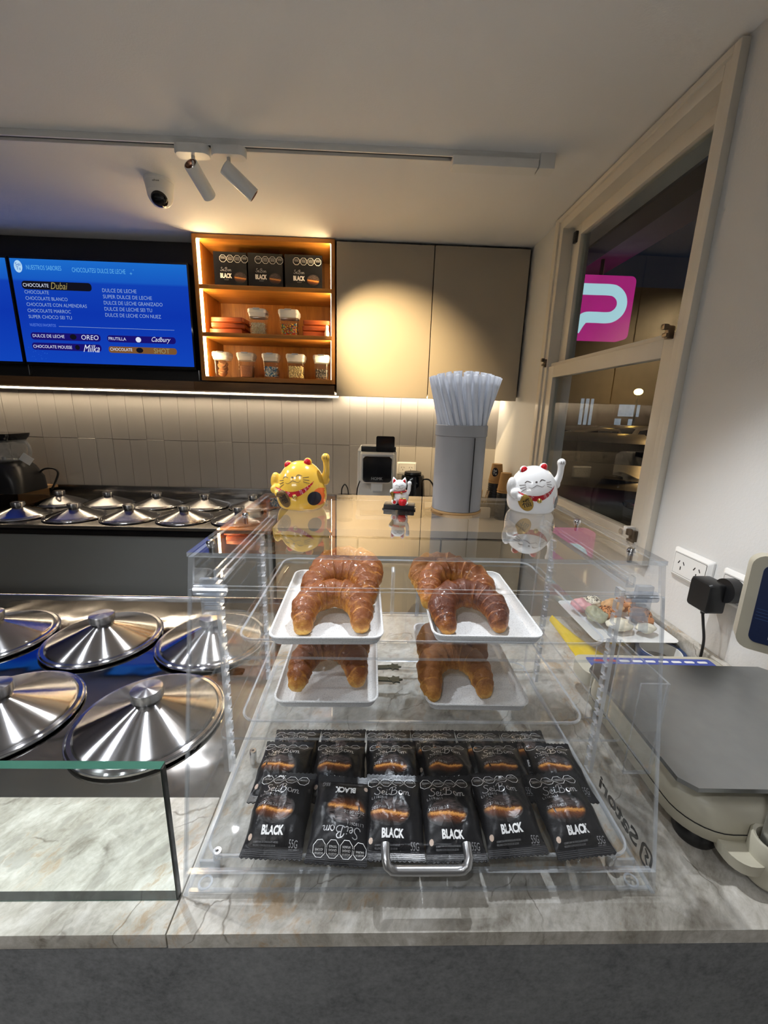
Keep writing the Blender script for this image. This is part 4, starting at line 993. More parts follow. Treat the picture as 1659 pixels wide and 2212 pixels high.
    drape(b, bv, 'front', .0003); ob('claw_lines', b, line_mat, t, sm=None)
    return t
def cr_prof(p):
    q = cr_spline([(a, 0, b_) for a, b_ in p], 4); return [(max(0, v.x) if 0 < i < len(q)-1 else 0, v.z) for i, v in enumerate(q)]
lucky_cat((-.121, .688, TOPZ), R(-6), M_catg, M_coind, M_line, 'yellow lucky cat figurine with black and orange spots, left on the showcase', (('orange_spot', .0355, .024, .0095, .0145, M_or), ('black_spot', .0285, .022, .0095, .0115, M_blk)))
lucky_cat((.282, .700, TOPZ), R(-4), M_catw, M_coin, M_line, 'large white lucky cat figurine at the right end of the showcase top', (('red_spot', .0405, .026, .004, .011, M_or), ('black_spot', .0355, .020, .0060, .0110, M_blk)))
# small seated cat on a black solar stand
t = thing('small_lucky_cat', 'small white lucky cat with red collar on a black stand', 'figurine', (.0475, .693, TOPZ), (0, 0, R(-8)), 'lucky cat figurines')
b = B(); box(b, -.0265, .0265, -.013, .013, .0012, .0085, .0012); st_ = ob('stand', b, M_black, t)
b = B(); box(b, -.0285, .0285, -.0145, .0145, 0, .0016, .0004); ob('stand_plate', b, M_blackg, t)
b = B(); ball(b, (.002, .003, .0205), (.0140, .0115, .0145)); ball(b, (-.001, -.001, .040), (.0125, .0110, .0108)); ball(b, (-.008, -.008, .0135), (.0058, .0058, .0058)); ball(b, (.011, -.008, .0112), (.005, .006, .0035)); ball(b, (-.0135, -.003, .030), (.0042, .004, .0045))
me = remesh(b, .0011, 4, 'body'); me.materials.append(M_catw); ob('body', me, M_catw, t); bv = bvh_of(me)
b = B(); tube(b, [(.013, .001, .026), (.0155, 0, .033), (.016, -.001, .042)], [.0036, .0034, .0032], 12); ball(b, (.016, -.0015, .0450), (.0040, .0038, .0044)); me = remesh(b, .0009, 3, 'waving_arm'); me.materials.append(M_catw); ob('waving_arm', me, M_catw, t)
for x_, r_ in ((-.0095, 16), (.0068, -10)):
    b = B(); lathe(b, [(0, -.004), (.0052, -.004), (.0036, .003), (0, .0085)], 14, sy=.6); e = ob('ear', b, M_catw, t, (x_, -.001, .0475), (R(8), R(-r_), 0), sm=60)
    b = B(); lathe(b, [(0, -.003), (.0036, -.003), (.0024, .002), (0, .006)], 12, sy=.5); ob('ear_inside', b, M_redg, e, (0, -.0022, -.0002), sm=60)
b = B(); tube(b, [(-.001+.0112*math.cos(a_), .0005+.0098*math.sin(a_), .0300+.0012*math.cos(a_)) for a_ in [2*PI*k/28 for k in range(28)]], .0017, 8, closed=True); ob('collar', b, M_redg, t, sm=180)
b = B(); ball(b, (.0035, -.0105, .0295), .0021); ob('bell', b, M_bell, t, sm=180)
b = B(); polar(b, -.0130, .0235, .0048, .0072, 4, 20, R(-12)); drape(b, bv, 'front', .0012); cn = ob('coin', b, M_coin, t, sm=180)
b = text_bm('福', -.0030, .0030, -.0035, .0035); drape(b, bv, 'front', .0016, off=(-.0128, .0235)); ob('coin_character', b, M_print, cn, sm=None)
b = B(); lathe(b, [(0, 0), (.0055, 0), (.0075, .004), (.0072, .008), (.0058, .0105), (0, .0108)], 18); ob('red_purse', b, M_redg, t, (.006, -.0105, .0085), sm=60)
b = B(); 
for k in range(5): ball(b, (.006+.004*math.cos(k*1.3), -.0115+.003*math.sin(k*1.3), .0200), (.0022, .0022, .0008), 10, 6)
ob('coins', b, M_bell, t, sm=180)
b = B(); polar(b, -.008, .0135, .0026, .0030, 2, 12); drape(b, bv, 'front', .0004); ob('paw_pad', b, M_redg, t, sm=180)
b = B()
for c_ in (-.0048, .0040): ribbon(b, [(c_-.0024, .0415), (c_, .0430), (c_+.0024, .0422)], .0005)
ribbon(b, [(-.006, .0372), (-.003, .0362), (0, .0378), (.003, .0368), (.006, .0388)], .0005); polar(b, -.0004, .0402, .0009, .0007, 1, 8)
drape(b, bv, 'front', .0003, rot=R(0)); ob('face_lines', b, M_line, t, sm=None)
# canister of straws
M_can = pm('grey_canister', (.27, .265, .265), .5, var=.02, ns=8)
CX, CY = .146, .690
t = thing('straw_canister', 'tall grey cylinder canister holding white straws on the showcase', 'canister', (CX, CY, TOPZ))
b = B(); lathe(b, [(0, .004), (.0405, .004), (.0415, .005), (.0415, .128), (.0428, .1285), (.0430, .145), (.0420, .146), (.0405, .145), (.0400, .006), (0, .006)], 56); ob('cylinder', b, M_can, t)
b = B(); lathe(b, [(0, 0), (.0425, 0), (.0432, .002), (.0425, .0042), (0, .0042)], 56); ob('base_ring', b, M_card, t)
b = B(); box(b, .0138, .0144, -.0432, -.0385, .006, .127); ob('seam', b, M_dark, t)
t_ = NT('straw_plastic'); v_ = t_.obj(); n_ = t_.noise(v_, 40, 2)
p_ = t_.n('ShaderNodeBsdfPrincipled', {'Base Color': (.80, .82, .86), 'Roughness': .35}); tl_ = t_.n('ShaderNodeBsdfTranslucent', {'Color': (.85, .87, .92, 1)}); tp_ = t_.n('ShaderNodeBsdfTransparent')
m1_ = t_.n('ShaderNodeMixShader', {0: .35, 1: p_.outputs[0], 2: tl_.outputs[0]}); m2_ = t_.n('ShaderNodeMixShader', {0: t_.math('ADD', .10, t_.math('MULTIPLY', n_, .2)), 1: m1_.outputs[0], 2: tp_.outputs[0]}); t_.t.links.new(m2_.outputs[0], t_.out.inputs[0]); M_straw = t_.m
b = B(); L_ = .222; tube(b, [(0, 0, 0), (0, 0, L_)], .0036, 10, cap=False); tube(b, [(0, 0, L_), (0, 0, 0)], .0031, 10, cap=False); st_me = finish(b, 'straw', 60); st_me.materials.append(M_straw)
rn = random.Random(9); k = 0
for cnt, rb_, rt_, dl in ((25, .0340, .0575, 93), (18, .0240, .0440, 90), (11, .0150, .0290, 88), (5, .0065, .0130, 85)):
    for i in range(cnt):                                            # straws cross like a twisted sheaf, so each clears its neighbours
        a_ = 2*PI*(i+rn.uniform(-.12, .12))/cnt; b_ = a_+R(dl)
        p0 = V((CX+rb_*math.cos(b_), CY+rb_*math.sin(b_), TOPZ+.0085)); top = V((CX+rt_*math.cos(a_), CY+rt_*math.sin(a_), TOPZ+.0085+L_+rn.uniform(-.002, .004))); d_ = (top-p0).normalized()
        ob('straw', st_me, M_straw, loc=p0, rot=d_.to_track_quat('Z', 'Y').to_euler(), label='white drinking straw fanned out in the grey canister', cat='straw', group='straws in the grey canister')

# ================================================================== ON THE REAR WORKTOP
WZ = RC+.0003
t = thing('drinks_machine', 'white drinks machine with black glossy front panel on the rear worktop', 'machine', (.021, 2.02, WZ), (0, 0, 0))
b = B(); rrl(b, [(.212, .27, .02, .0), (.214, .27, .022, .02)], 4, (0, .145)); ob('base', b, M_white, t)
b = B(); rrl(b, [(.212, .16, .02, .02), (.206, .16, .02, .34), (.178, .13, .03, .362)], 4, (0, .20)); ob('body', b, M_white, t)
b = B(); rrl(b, [(.172, .16, .02, .19), (.175, .17, .022, .20), (.172, .17, .022, .335), (.160, .15, .02, .345)], 4, (0, .09)); ob('upper_block', b, M_white, t)
b = B(); prism(b, rr(.142, .128, .018), 1, -.012, .004); pn = ob('front_panel', b, M_blackg, t, (0, .004, .262))
b = B(); tube(b, [(x_, -.010, z_) for x_, z_ in rr(.144, .130, .019)], .0022, 8, closed=True); ob('chrome_rim', b, M_chrome, pn)
b = text_bm('HOMK', -.028, .028, -.052, -.038)
for v in b.verts: v.co = V((v.co.x, -.0125, v.co.y))
ob('maker_name', b, M_greyp, pn, sm=None)
b = B(); box(b, -.030, .030, .012, .05, .150, .192, .004); ob('spout', b, M_white, t)
b = B(); box(b, -.02, .02, .01, .04, .142, .151, .002); ob('nozzle', b, M_greyp, t)
b = B(); box(b, -.082, .092, .04, .12, .346, .372, .002); ob('lid_tray', b, M_black, t)
b = B(); prism(b, [(x_+.038, z_+.385) for x_, z_ in rr(.092, .078, .008)], 1, .03, .036); ob('tablet', b, M_blackg, t)
b = B(); rrl(b, [(.17, .10, .01, .02), (.17, .10, .01, .026)], 3, (0, .06)); ob('drip_tray', b, M_greyp, t)
b = B(); tube(b, cr_spline([(-.085, .02, .200), (-.098, .02, .16), (-.102, .02, .10)], 5), .003, 8); ob('pipe', b, M_black, t)
# kettle
t = thing('kettle', 'black electric kettle standing right of the drinks machine', 'kettle', (.212, 2.14, WZ))
b = B(); lathe(b, [(0, 0), (.072, 0), (.076, .006), (.074, .02), (.066, .14), (.060, .215), (.056, .222), (0, .228)], 36); ob('body', b, M_blackg, t, sm=50)
b = B(); lathe(b, [(0, .226), (.046, .226), (.044, .238), (.02, .242), (0, .243)], 30); ob('lid', b, M_black, t, sm=50)
b = B(); tube(b, cr_spline([(.05, -.02, .20), (.085, -.02, .20), (.112, -.02, .16), (.116, -.02, .10), (.105, -.02, .05), (.07, -.015, .035)], 5), .0045, 10); ob('handle', b, M_black, t, sm=180)
# small pitcher with looped handle
t = thing('measuring_jar', 'small clear jar with a black looped lid beside the drinks machine', 'jar', (-.138, 2.0, WZ))
b = B(); lathe(b, [(0, 0), (.038, 0), (.041, .003), (.041, .118), (.0395, .118), (.0395, .004), (0, .004)], 30); ob('body', b, M_thin, t, sm=50)
b = B(); lathe(b, [(.0405, .116), (.0430, .118), (.0430, .130), (.036, .134), (0, .134)], 30); ob('lid', b, M_blackg, t, sm=50)
b = B(); tube(b, cr_spline([(-.016, 0, .132), (-.014, 0, .165), (0, 0, .186), (.014, 0, .165), (.018, 0, .132)], 6), .003, 10); ob('loop', b, M_black, t, sm=180)
# two stacks of paper cups
t = None
def cup_stack(x, y, h, n, label, badge):
    t = thing('cup_stack', label, 'cups', (x, y, WZ), (0, 0, R(-12)), 'paper cup stacks')
    for k in range(n):
        z = .0+k*.012; b = B()
        lathe(b, [(0, z+.092), (.027, z+.092), (.0275, z+.089), (.0385, z+.004), (.0400, z+.003), (.0400, z), (.0375, z), (.0262, z+.088), (0, z+.090)], 26); ob('paper_cup', b, M_card if k > n-3 else M_black, t, sm=40)
    if badge:
        b = B(); polar(b, 0, 0, .018, .024, 4, 22)
        zz = (n-1)*.012+.05
        for v in b.verts:
            a_ = v.co.x/.034-.35; r_ = .0278+(.0385-.0278)*(1-(.05+v.co.y)/.09)+.0006; v.co = V((r_*math.sin(a_), -r_*math.cos(a_), zz+v.co.y))
        ob('cup_badge', b, M_blk, t, sm=180)
        b = text_bm('Sei', -.009, .009, .002, .014); text_bm('Tu', -.009, .009, -.014, -.002, bm=b)
        for v in b.verts:
            a_ = v.co.x/.034-.35; r_ = .0278+(.0385-.0278)*(1-(.05+v.co.y)/.09)+.0012; v.co = V((r_*math.sin(a_), -r_*math.cos(a_), zz+v.co.y))
        ob('badge_text', b, M_white, t, sm=None)
cup_stack(.676, 2.20, .2, 17, 'taller stack of brown paper cups with a round black badge', True)
cup_stack(.700, 2.11, .2, 14, 'shorter stack of brown paper cups by the window wall', False)
t = thing('stirrer_box', 'black box of wooden stirrers left of the paper cups', 'box', (.585, 2.18, WZ))
b = B(); rrl(b, [(.085, .07, .004, 0), (.085, .07, .004, .075), (.080, .065, .003, .075), (.080, .065, .003, .005)], 2, cap1=True); ob('box_body', b, M_black, t)
b = B(); rrl(b, [(.10, .03, .004, .0), (.10, .03, .004, .055)], 2, (0, -.055)); ob('label_front', b, M_wtop, t)
rn = random.Random(4)
for k in range(9):
    x_ = .552+.0075*k; b = B(); rrl(b, [(.005, .0016, .0006, 0), (.005, .0016, .0006, .135)], 1); ob('wooden_stirrer', b, M_stick, loc=(x_, 2.178+.005*((k*3) % 4), WZ+.006), rot=(R(rn.uniform(-4, 4)), R(rn.uniform(2, 12)), 0), label='flat wooden stirrer standing in the black box', cat='stirrer', group='stirrers in the black box')
t = thing('saucer_stack', 'pale round saucers stacked behind the kettle lead', 'saucers', (.335, 2.15, WZ))
for k in range(3):
    b = B(); lathe(b, [(0, .002+k*.01), (.03, .002+k*.01), (.055, .011+k*.01), (.054, .013+k*.01), (.03, .005+k*.01), (0, .005+k*.01)], 28); ob('saucer', b, M_card, t, sm=60)
# socket on the tiles
def socket(name, loc, rot, label, w_=.118, h_=.074):
    t = thing(name, label, 'socket', loc, rot, 'wall sockets')
    b = B(); loft(b, [[(x_, y_, z_) for x_, z_ in rr(w_*s_, h_*s2, .004, 3)] for y_, s_, s2 in ((0, 1, 1), (-.004, .99, .985), (-.010, .86, .78), (-.0095, .82, .72))]); ob('plate', b, M_white, t)
    b = B(); loft(b, [[(x_, y_, z_) for x_, z_ in rr(w_*.80, h_*.68, .001, 1)] for y_ in (-.009, -.0102)]); pl = ob('insert', b, M_white, t, sm=None)
    b = B(); loft(b, [[(x_, y_, z_) for x_, z_ in rr(w_*.815, h_*.70, .001, 1)] for y_ in (-.0090, -.0099)]); ob('insert_gap', b, M_dark, t, sm=None)
    for sx_ in (-1, 1):
        for dx_, dz_, a_ in ((-.0075, .005, 30), (.0075, .005, -30), (0, -.009, 0)):
            b = B(); box(b, -.0011, .0011, -.0108, -.0098, -.0042, .0042); o_ = ob('slot', b, M_dark, pl, (sx_*.024+dx_, 0, dz_), (0, R(a_), 0), sm=None)
    return t
socket('wall_socket', (.205, YB-.0008, 1.246), (0, 0, 0), 'white double socket on the tiles above the kettle')
# blender on a worn board
t = thing('wooden_board', 'worn wooden board under the blender at the left edge', 'board', (-2.12, 2.20, WZ+.0), (0, 0, R(0)))
b = B(); loft(b, [[(-.35, -.22, z_), (.08, -.18, z_), (.26, .22, z_), (-.35, .22, z_)] for z_ in (.056, .072)]); ob('plank', b, M_board, t, sm=None)
b = B(); box(b, -.30, .05, -.10, .18, 0, .056); ob('riser', b, M_black, t)
t = thing('blender', 'black jug blender with glass jar cut by the left picture edge', 'blender', (-1.962, 2.22, WZ+.0725))
b = B(); rrl(b, [(.27, .22, .04, 0), (.27, .22, .05, .07), (.22, .20, .06, .13), (.18, .17, .06, .155)], 6); ob('motor_base', b, M_black, t, sm=50)
b = B(); rrl(b, [(.10, .10, .03, .150), (.155, .15, .04, .175), (.175, .17, .04, .275), (.170, .165, .04, .275), (.150, .145, .04, .178), (.09, .09, .03, .156)], 6); ob('glass_jug', b, edge('jug_glass', (.45, .46, .46), .26), t, sm=50)
b = B(); rrl(b, [(.165, .16, .04, .262), (.175, .17, .04, .272), (.200, .18, .04, .290), (.205, .185, .04, .305)], 6); ob('lid', b, M_blackg, t, sm=50)
b = B(); tube(b, cr_spline([(.082, 0, .262), (.128, 0, .258), (.142, 0, .215), (.125, 0, .175), (.082, 0, .175)], 5), .009, 10); ob('jug_handle', b, edge('jug_glass'), t, sm=180)
b = B(); box(b, -.028, .028, -.001, 0, -.022, .022); ob('paper_tag', b, M_paper, t, (.125, -.012, .172), (0, R(38), R(10)), sm=None)
b = B(); cyl(b, (0, 0, .155), (0, 0, .18), .012, seg=12); 
for k in range(4): box(b, -.004, .03, -.002, .002, .176, .178)
ob('blade', b, M_chrome, t)
b = B(); tube(b, cr_spline([(.12, .06, .09), (.17, .04, .115), (.225, .03, .118), (.245, .03, .095), (.22, .03, .04), (.19, .04, .004)], 6), .0055, 8); ob('power_lead', b, M_black, t, sm=180)
b = B(); box(b, -.09, -.04, -.1115, -.109, .02, .10, .002); ob('badge', b, M_satin, t)

# ================================================================== ON THE OPEN SHELVES
def carton(x0, x1, label):
    w_ = x1-x0; t = thing('black_carton', label, 'box', ((x0+x1)/2, CF+.052, SH1+.0003), (0, 0, R(1)), 'black cartons on the top shelf')
    b = B(); box(b, -w_/2, w_/2, 0, .12, 0, .158, .001, seg=1); ob('carton', b, M_blackg, t)
    def fr_(bm):
        for v in bm.verts: v.co = V((v.co.x, -.0006, v.co.y))
        return bm
    ob('warning_seals', fr_(octagons(.018, .128, .0165, .0345, .0018)), M_wink, t, sm=None)
    ob('brand_script', fr_(seibom(-.048, .004, .072, .090)), M_silver, t, sm=None); ob('flavour_word', fr_(text_bm('BLACK', -.050, .006, .042, .064, .045)), M_wink, t, sm=None)
    ob('small_print', fr_(text_bm('ALFAJOR', -.032, -.010, .032, .038)), M_gink, t, sm=None)
    b = B(); polar(b, .046, .047, .031, .026, 6, 28, uv=True); ob('product_picture', fr_(b), M_alf, t, sm=None)
carton(-.795, -.637, 'black carton at the left of the top lit shelf'); carton(-.630, -.462, 'black carton in the middle of the top lit shelf'); carton(-.452, -.270, 'black carton at the right of the top lit shelf')
def red_tray(x, y, z, w_, d_, rz, label):
    b = B(); rrl(b, [(w_-.012, d_-.012, .004, 0), (w_, d_, .006, .006), (w_, d_, .006, .024), (w_-.006, d_-.006, .005, .026), (w_-.018, d_-.018, .005, .026), (w_-.022, d_-.022, .004, .010)], 2)
    ob('wooden_tray', b, M_red, loc=(x, y, z), rot=(0, 0, rz), label=label, cat='tray', group='red wooden trays on the middle shelf')
for k in range(3):
    red_tray(-.752+.006*k-.003*(k == 1), CF+.125, SH2+.0003+.0270*k, .165, .15, R((-4, 5, -7)[k]), 'red wooden tray, %s of the left pile on the middle shelf' % ('bottom', 'middle', 'top')[k])
    red_tray(-.306+.002*k, CF+.125, SH2+.0003+.0270*k, .135, .15, R((2, -1, 1)[k]), 'red wooden tray, %s of the right pile on the middle shelf' % ('bottom', 'middle', 'top')[k])
b = B(); lathe(b, [(0, 0), (.011, 0), (.012, .02), (.008, .03), (.009, .05), (0, .056)], 14); ob('white_bottle', b, M_white, loc=(-.246, CF+.03, SH2+.0003), label='tiny white bottle at the right end of the middle shelf', cat='bottle', sm=50)
def jar(x, z, w_, label, kind, seed):
    t = thing('sweet_jar', label, 'jar', (x, CF+.085, z+.0003), (0, 0, R(2)), 'sweet jars on the lit shelves'); d_ = w_; h = .093
    b = B(); rrl(b, [(w_-.008, d_-.008, .012, 0), (w_-.004, d_-.004, .012, .004), (w_, d_, .013, h), (w_-.004, d_-.004, .012, h), (w_-.010, d_-.010, .010, .006)], 3); ob('jar_body', b, M_thin, t, sm=50)
    b = B(); rrl(b, [(w_-.002, d_-.002, .012, h-.006), (w_+.002, d_+.002, .013, h+.002), (w_+.006, d_+.006, .014, h+.010), (w_+.010, d_+.010, .015, h+.012), (w_+.010, d_+.010, .015, h+.026), (w_+.002, d_+.002, .013, h+.031)], 4); ld = ob('jar_lid', b, M_white, t, sm=40)
    b = B(); box(b, -.016, .016, -d_/2-.008, -d_/2+.012, h+.026, h+.0325, .001); ob('lid_latch', b, M_satin, ld)
    rn = random.Random(seed); iw = w_/2-.010
    if kind == 'cookies':
        for k in range(9):
            b = B(); lathe(b, [(0, -.006), (.019, -.006), (.021, -.003), (.021, .003), (.019, .006), (0, .006)], 18)
            ob('cookie', b, pm('cookie', (.26, .11, .04), .7, var=.3, ns=200), t, (rn.uniform(-.25, .25)*iw, rn.uniform(-.35, .2)*iw, .020+.0068*k), (R(rn.uniform(20, 50)), R(rn.uniform(-20, 20)), 0), sm=50)
        return
    if kind == 'powder':
        b = B(); rrl(b, [(2*iw, 2*iw, .01, .0065), (2*iw+.003, 2*iw+.003, .01, .060), (2*iw-.01, 2*iw-.01, .01, .062)], 3); ob('cocoa_powder', b, pm('cocoa_crumb', (.36, .16, .08), .9, var=.35, ns=260, bump=.6, bs=300, bd=.003), t, kind='stuff'); return
    pal, rad, hh = {'sprinkle': ([(.75, .72, .55), (.55, .6, .45), (.8, .78, .7), (.6, .45, .3)], .0021, .058), 'candy': ([(.75, .08, .03), (.8, .45, .03), (.85, .7, .05), (.08, .25, .6), (.25, .1, .04), (.15, .45, .1)], .0036, .056),
        'bluewhite': ([(.75, .82, .85), (.03, .25, .50), (.8, .8, .8), (.02, .12, .3)], .0046, .056), 'pearl': ([(.75, .60, .28), (.82, .68, .36)], .0034, .062), 'dark': ([(.02, .016, .014), (.05, .035, .025)], .0036, .050)}[kind]
    mats = [pm('%s_%d' % (kind, i), c, .35, var=.05) for i, c in enumerate(pal)]; b = B()
    n_ = {'sprinkle': 620, 'candy': 300, 'bluewhite': 200, 'pearl': 330, 'dark': 260}[kind]
    box(b, -iw+.006, iw-.006, -iw+.006, iw-.006, .010, hh-.004, mi=0)
    for k in range(n_):
        q = rn.random(); zz = .0065+rad+rn.random()*(hh-.008)
        if q < .55: p_ = (rn.uniform(-iw, iw), -iw+rn.random()*.004, zz)
        elif q < .78: p_ = ((iw if q < .66 else -iw)*.985, rn.uniform(-iw, iw), zz)
        else: p_ = (rn.uniform(-iw, iw), rn.uniform(-iw, iw), hh+rn.uniform(-.004, .003))
        s_ = (rad*rn.uniform(.8, 1.2), rad*rn.uniform(.8, 1.2), rad*(.6 if kind in ('candy', 'bluewhite') else 1)); ball(b, p_, s_, 6, 4, rn.randrange(len(mats)))
    ob('sweets', b, mats, t, sm=180, kind='stuff')
jar(-.598, SH2, .082, 'white lidded jar of pale sprinkles on the middle shelf', 'sprinkle', 1); jar(-.441, SH2, .092, 'white lidded jar of rainbow candies on the middle shelf', 'candy', 2)
jar(-.792, 1.7263, .078, 'white lidded jar of brown cookies on the bottom shelf', 'cookies', 3); jar(-.668, 1.7263, .078, 'white lidded jar of cocoa crumbs on the bottom shelf', 'powder', 4)
jar(-.541, 1.7263, .076, 'white lidded jar of blue and white candies on the bottom shelf', 'bluewhite', 5); jar(-.412, 1.7263, .086, 'white lidded jar of golden pearls on the bottom shelf', 'pearl', 6); jar(-.279, 1.7263, .076, 'white lidded jar of dark chocolate pearls on the bottom shelf', 'dark', 7)

# ================================================================== RIGHT END OF THE FRONT COUNTER
def onwall(y, z, off=0): return (WX-math.tan(WR)*y-off, y, z)
socket('wall_socket', onwall(.895, 1.236, .0008), (0, 0, R(-90)+WR+PI*0), 'white double socket with free outlets on the right wall')
socket('wall_socket', onwall(.752, 1.236, .0008), (0, 0, R(-90)+WR), 'white double socket with the black adapter plugged in')
t = thing('power_adapter', 'black power adapter with hanging lead plugged in the right wall', 'adapter', onwall(.782, 1.224, .0115), (0, 0, R(-90)+WR))
b = B(); cyl(b, (.012, 0, .012), (.012, -.022, .012), .026, .0255, 28); ob('plug_disc', b, M_black, t, sm=40)
b = B(); loft(b, [[(x_-.012, y_, z_-.008) for x_, z_ in rr(w_, h_, .006, 3)] for y_, w_, h_ in ((-.016, .056, .066), (-.050, .056, .066), (-.054, .050, .060))]); ob('brick', b, M_black, t, sm=40)
b = B(); tube(b, [(-.010, -.036, -.040), (-.010, -.036, -.052)], [.006, .004], 12); ob('strain_relief', b, M_black, t)
b = B(); tube(b, cr_spline([(-.010, -.036, -.050), (-.004, -.034, -.075), (.002, -.030, -.110), (.004, -.030, -.150), (.006, -.032, -.186)], 6), .0028, 10); ob('lead', b, M_black, t, sm=180)
# scale
SZ = KT+.0003
t = thing('counter_scale', 'greige shop scale with steel weighing plate beside the showcase', 'scale', (.578, .545, SZ), (0, 0, R(-1)))
b = B(); rrl(b, [(.300, .290, .05, .022), (.318, .304, .055, .030), (.320, .306, .055, .046)], 8); ob('base_shell', b, M_scalebody, t, sm=50)
b = B(); rrl(b, [(.316, .302, .054, .0466), (.312, .298, .054, .074), (.296, .282, .05, .082), (.280, .266, .05, .083)], 8); ob('body', b, M_scalebody, t, sm=50)
b = B(); rrl(b, [(.318, .304, .054, .0459), (.318, .304, .054, .0467)], 8); ob('seam', b, M_dark, t)
for sx_ in (-1, 1):
    for sy_ in (-1, 1):
        b = B(); lathe(b, [(0, 0), (.024, 0), (.026, .004), (.026, .016), (.02, .024), (0, .024)], 28, (sx_*.118, sy_*.112, 0)); ob('foot', b, M_black, t, sm=50)
        b = B(); lathe(b, [(0, .082), (.016, .082), (.016, .096), (.02, .098), (.02, .101), (0, .101)], 20, (sx_*.115, sy_*.10, 0)); ob('plate_support', b, M_black, t, sm=50)
b = B(); rrl(b, [(.30, .215, .02, .096), (.30, .215, .02, .103)], 3, (-.002, -.0)); ob('plate_frame', b, M_black, t)
b = B()
ch = lambda w_, d_, c_: [(w_/2, -d_/2+c_), (w_/2, d_/2-c_), (w_/2-c_, d_/2), (-w_/2+c_, d_/2), (-w_/2, d_/2-c_), (-w_/2, -d_/2+c_), (-w_/2+c_, -d_/2), (w_/2-c_, -d_/2)]
loft(b, [[(x_-.0, y_-.012, z_) for x_, y_ in ch(.345, .262, .016)] for z_ in (.1035, .110)]); ob('weighing_plate', b, M_plat, t, sm=None)
b = B(); rrl(b, [(.30, .07, .02, .040), (.30, .07, .02, .068), (.28, .05, .02, .072)], 4, (0, .178)); kp = ob('key_console', b, M_scalebody, t, sm=50)
b = B(); rrl(b, [(.26, .036, .004, .0718), (.26, .036, .004, .0732)], 2, (0, .178)); ob('key_foil', b, pm('key_blue', (.05, .08, .35), .35), kp)
for k in range(9):
    b = B(); rrl(b, [(.02, .007, .002, .0731), (.02, .007, .002, .0738)], 1, (-.108+.027*k, .184)); ob('key', b, M_white if k > 1 else M_redg, kp)
b = text_bm('5 10 15 kg', -.04, .04, -.004, .004)
for v in b.verts: v.co = V((-.1590, -.045+v.co.x*-1, .040+v.co.y*1.2))
ob('rating_plate', b, M_gink, t, sm=None)
# display pole fixed to the scale
b = B(); loft(b, [[(x_-.098, y_-.158, z_) for x_, y_ in rr(w_, d_, .02, 5)] for z_, w_, d_ in ((.022, .046, .05), (.038, .048, .052))]); ob('pole_bracket', b, M_scalebody, t, sm=50)
b = B(); lathe(b, [(.020, .004), (.0235, .010), (.0235, .062), (.0215, .064), (.018, .062), (.018, .02)], 32, (-.072, -.170, 0)); ob('pole_cup', b, M_scalebody, t, sm=50)
b = B(); tube(b, [(-.072, -.170, .02), (-.072, -.165, .30)], .0125, 24); ob('pole', b, M_satin, t)
dsp = B(); prism(dsp, rr(.26, .115, .014), 1, -.016, .020); d_ = ob('display_case', dsp, M_scalebody, t, (-.012, -.172, .348), (R(-8), 0, R(-38)), sm=40)
b = B(); prism(b, rr(.238, .094, .008), 1, -.0175, -.015); ob('display_face', b, M_blue, d_, sm=40)
b = text_bm('NOVEL', -.098, -.055, -.024, -.017); text_bm('KRETZ', -.102, -.030, -.040, -.027, .06, bm=b)
for v in b.verts: v.co = V((v.co.x, -.0180, v.co.y))
ob('display_text', b, M_greyp, d_, sm=None)
b = B()
for k in range(4): ribbon(b, [(-.117, -.006-.004*k), (-.06, -.010-.003*k), (.02, -.012+.002*k), (.11, .004+.003*k)], .0006, smooth=6)
for v in b.verts: v.co = V((v.co.x, -.0179, v.co.y))
ob('display_swirl', b, pm('swirl_blue', (.03, .08, .22), .4), d_, sm=None)
# tape rolls
def tape(x, y, z, mat, label, r=.050, h=.024):
    t = thing('tape_roll', label, 'tape', (x, y, z), (0, 0, 0), 'tape rolls')
    b = B(); lathe(b, [(r-.008, 0), (r, 0), (r, h), (r-.008, h), (r-.008, 0)], 48); ob('tape_band', b, mat, t)
    b = B(); lathe(b, [(r-.0105, .0005), (r-.0082, .0005), (r-.0082, h-.0005), (r-.0105, h-.0005), (r-.0105, .0005)], 48); ob('cardboard_core', b, M_paper, t)
tape(.690, .842, SZ, M_bluetape, 'blue tape roll lying beside the scale', .052, .030)
tape(.640, .950, SZ, pm('yellow_tape', (.75, .52, .01), .35), 'yellow tape roll under the pastry plate', .045, .034)
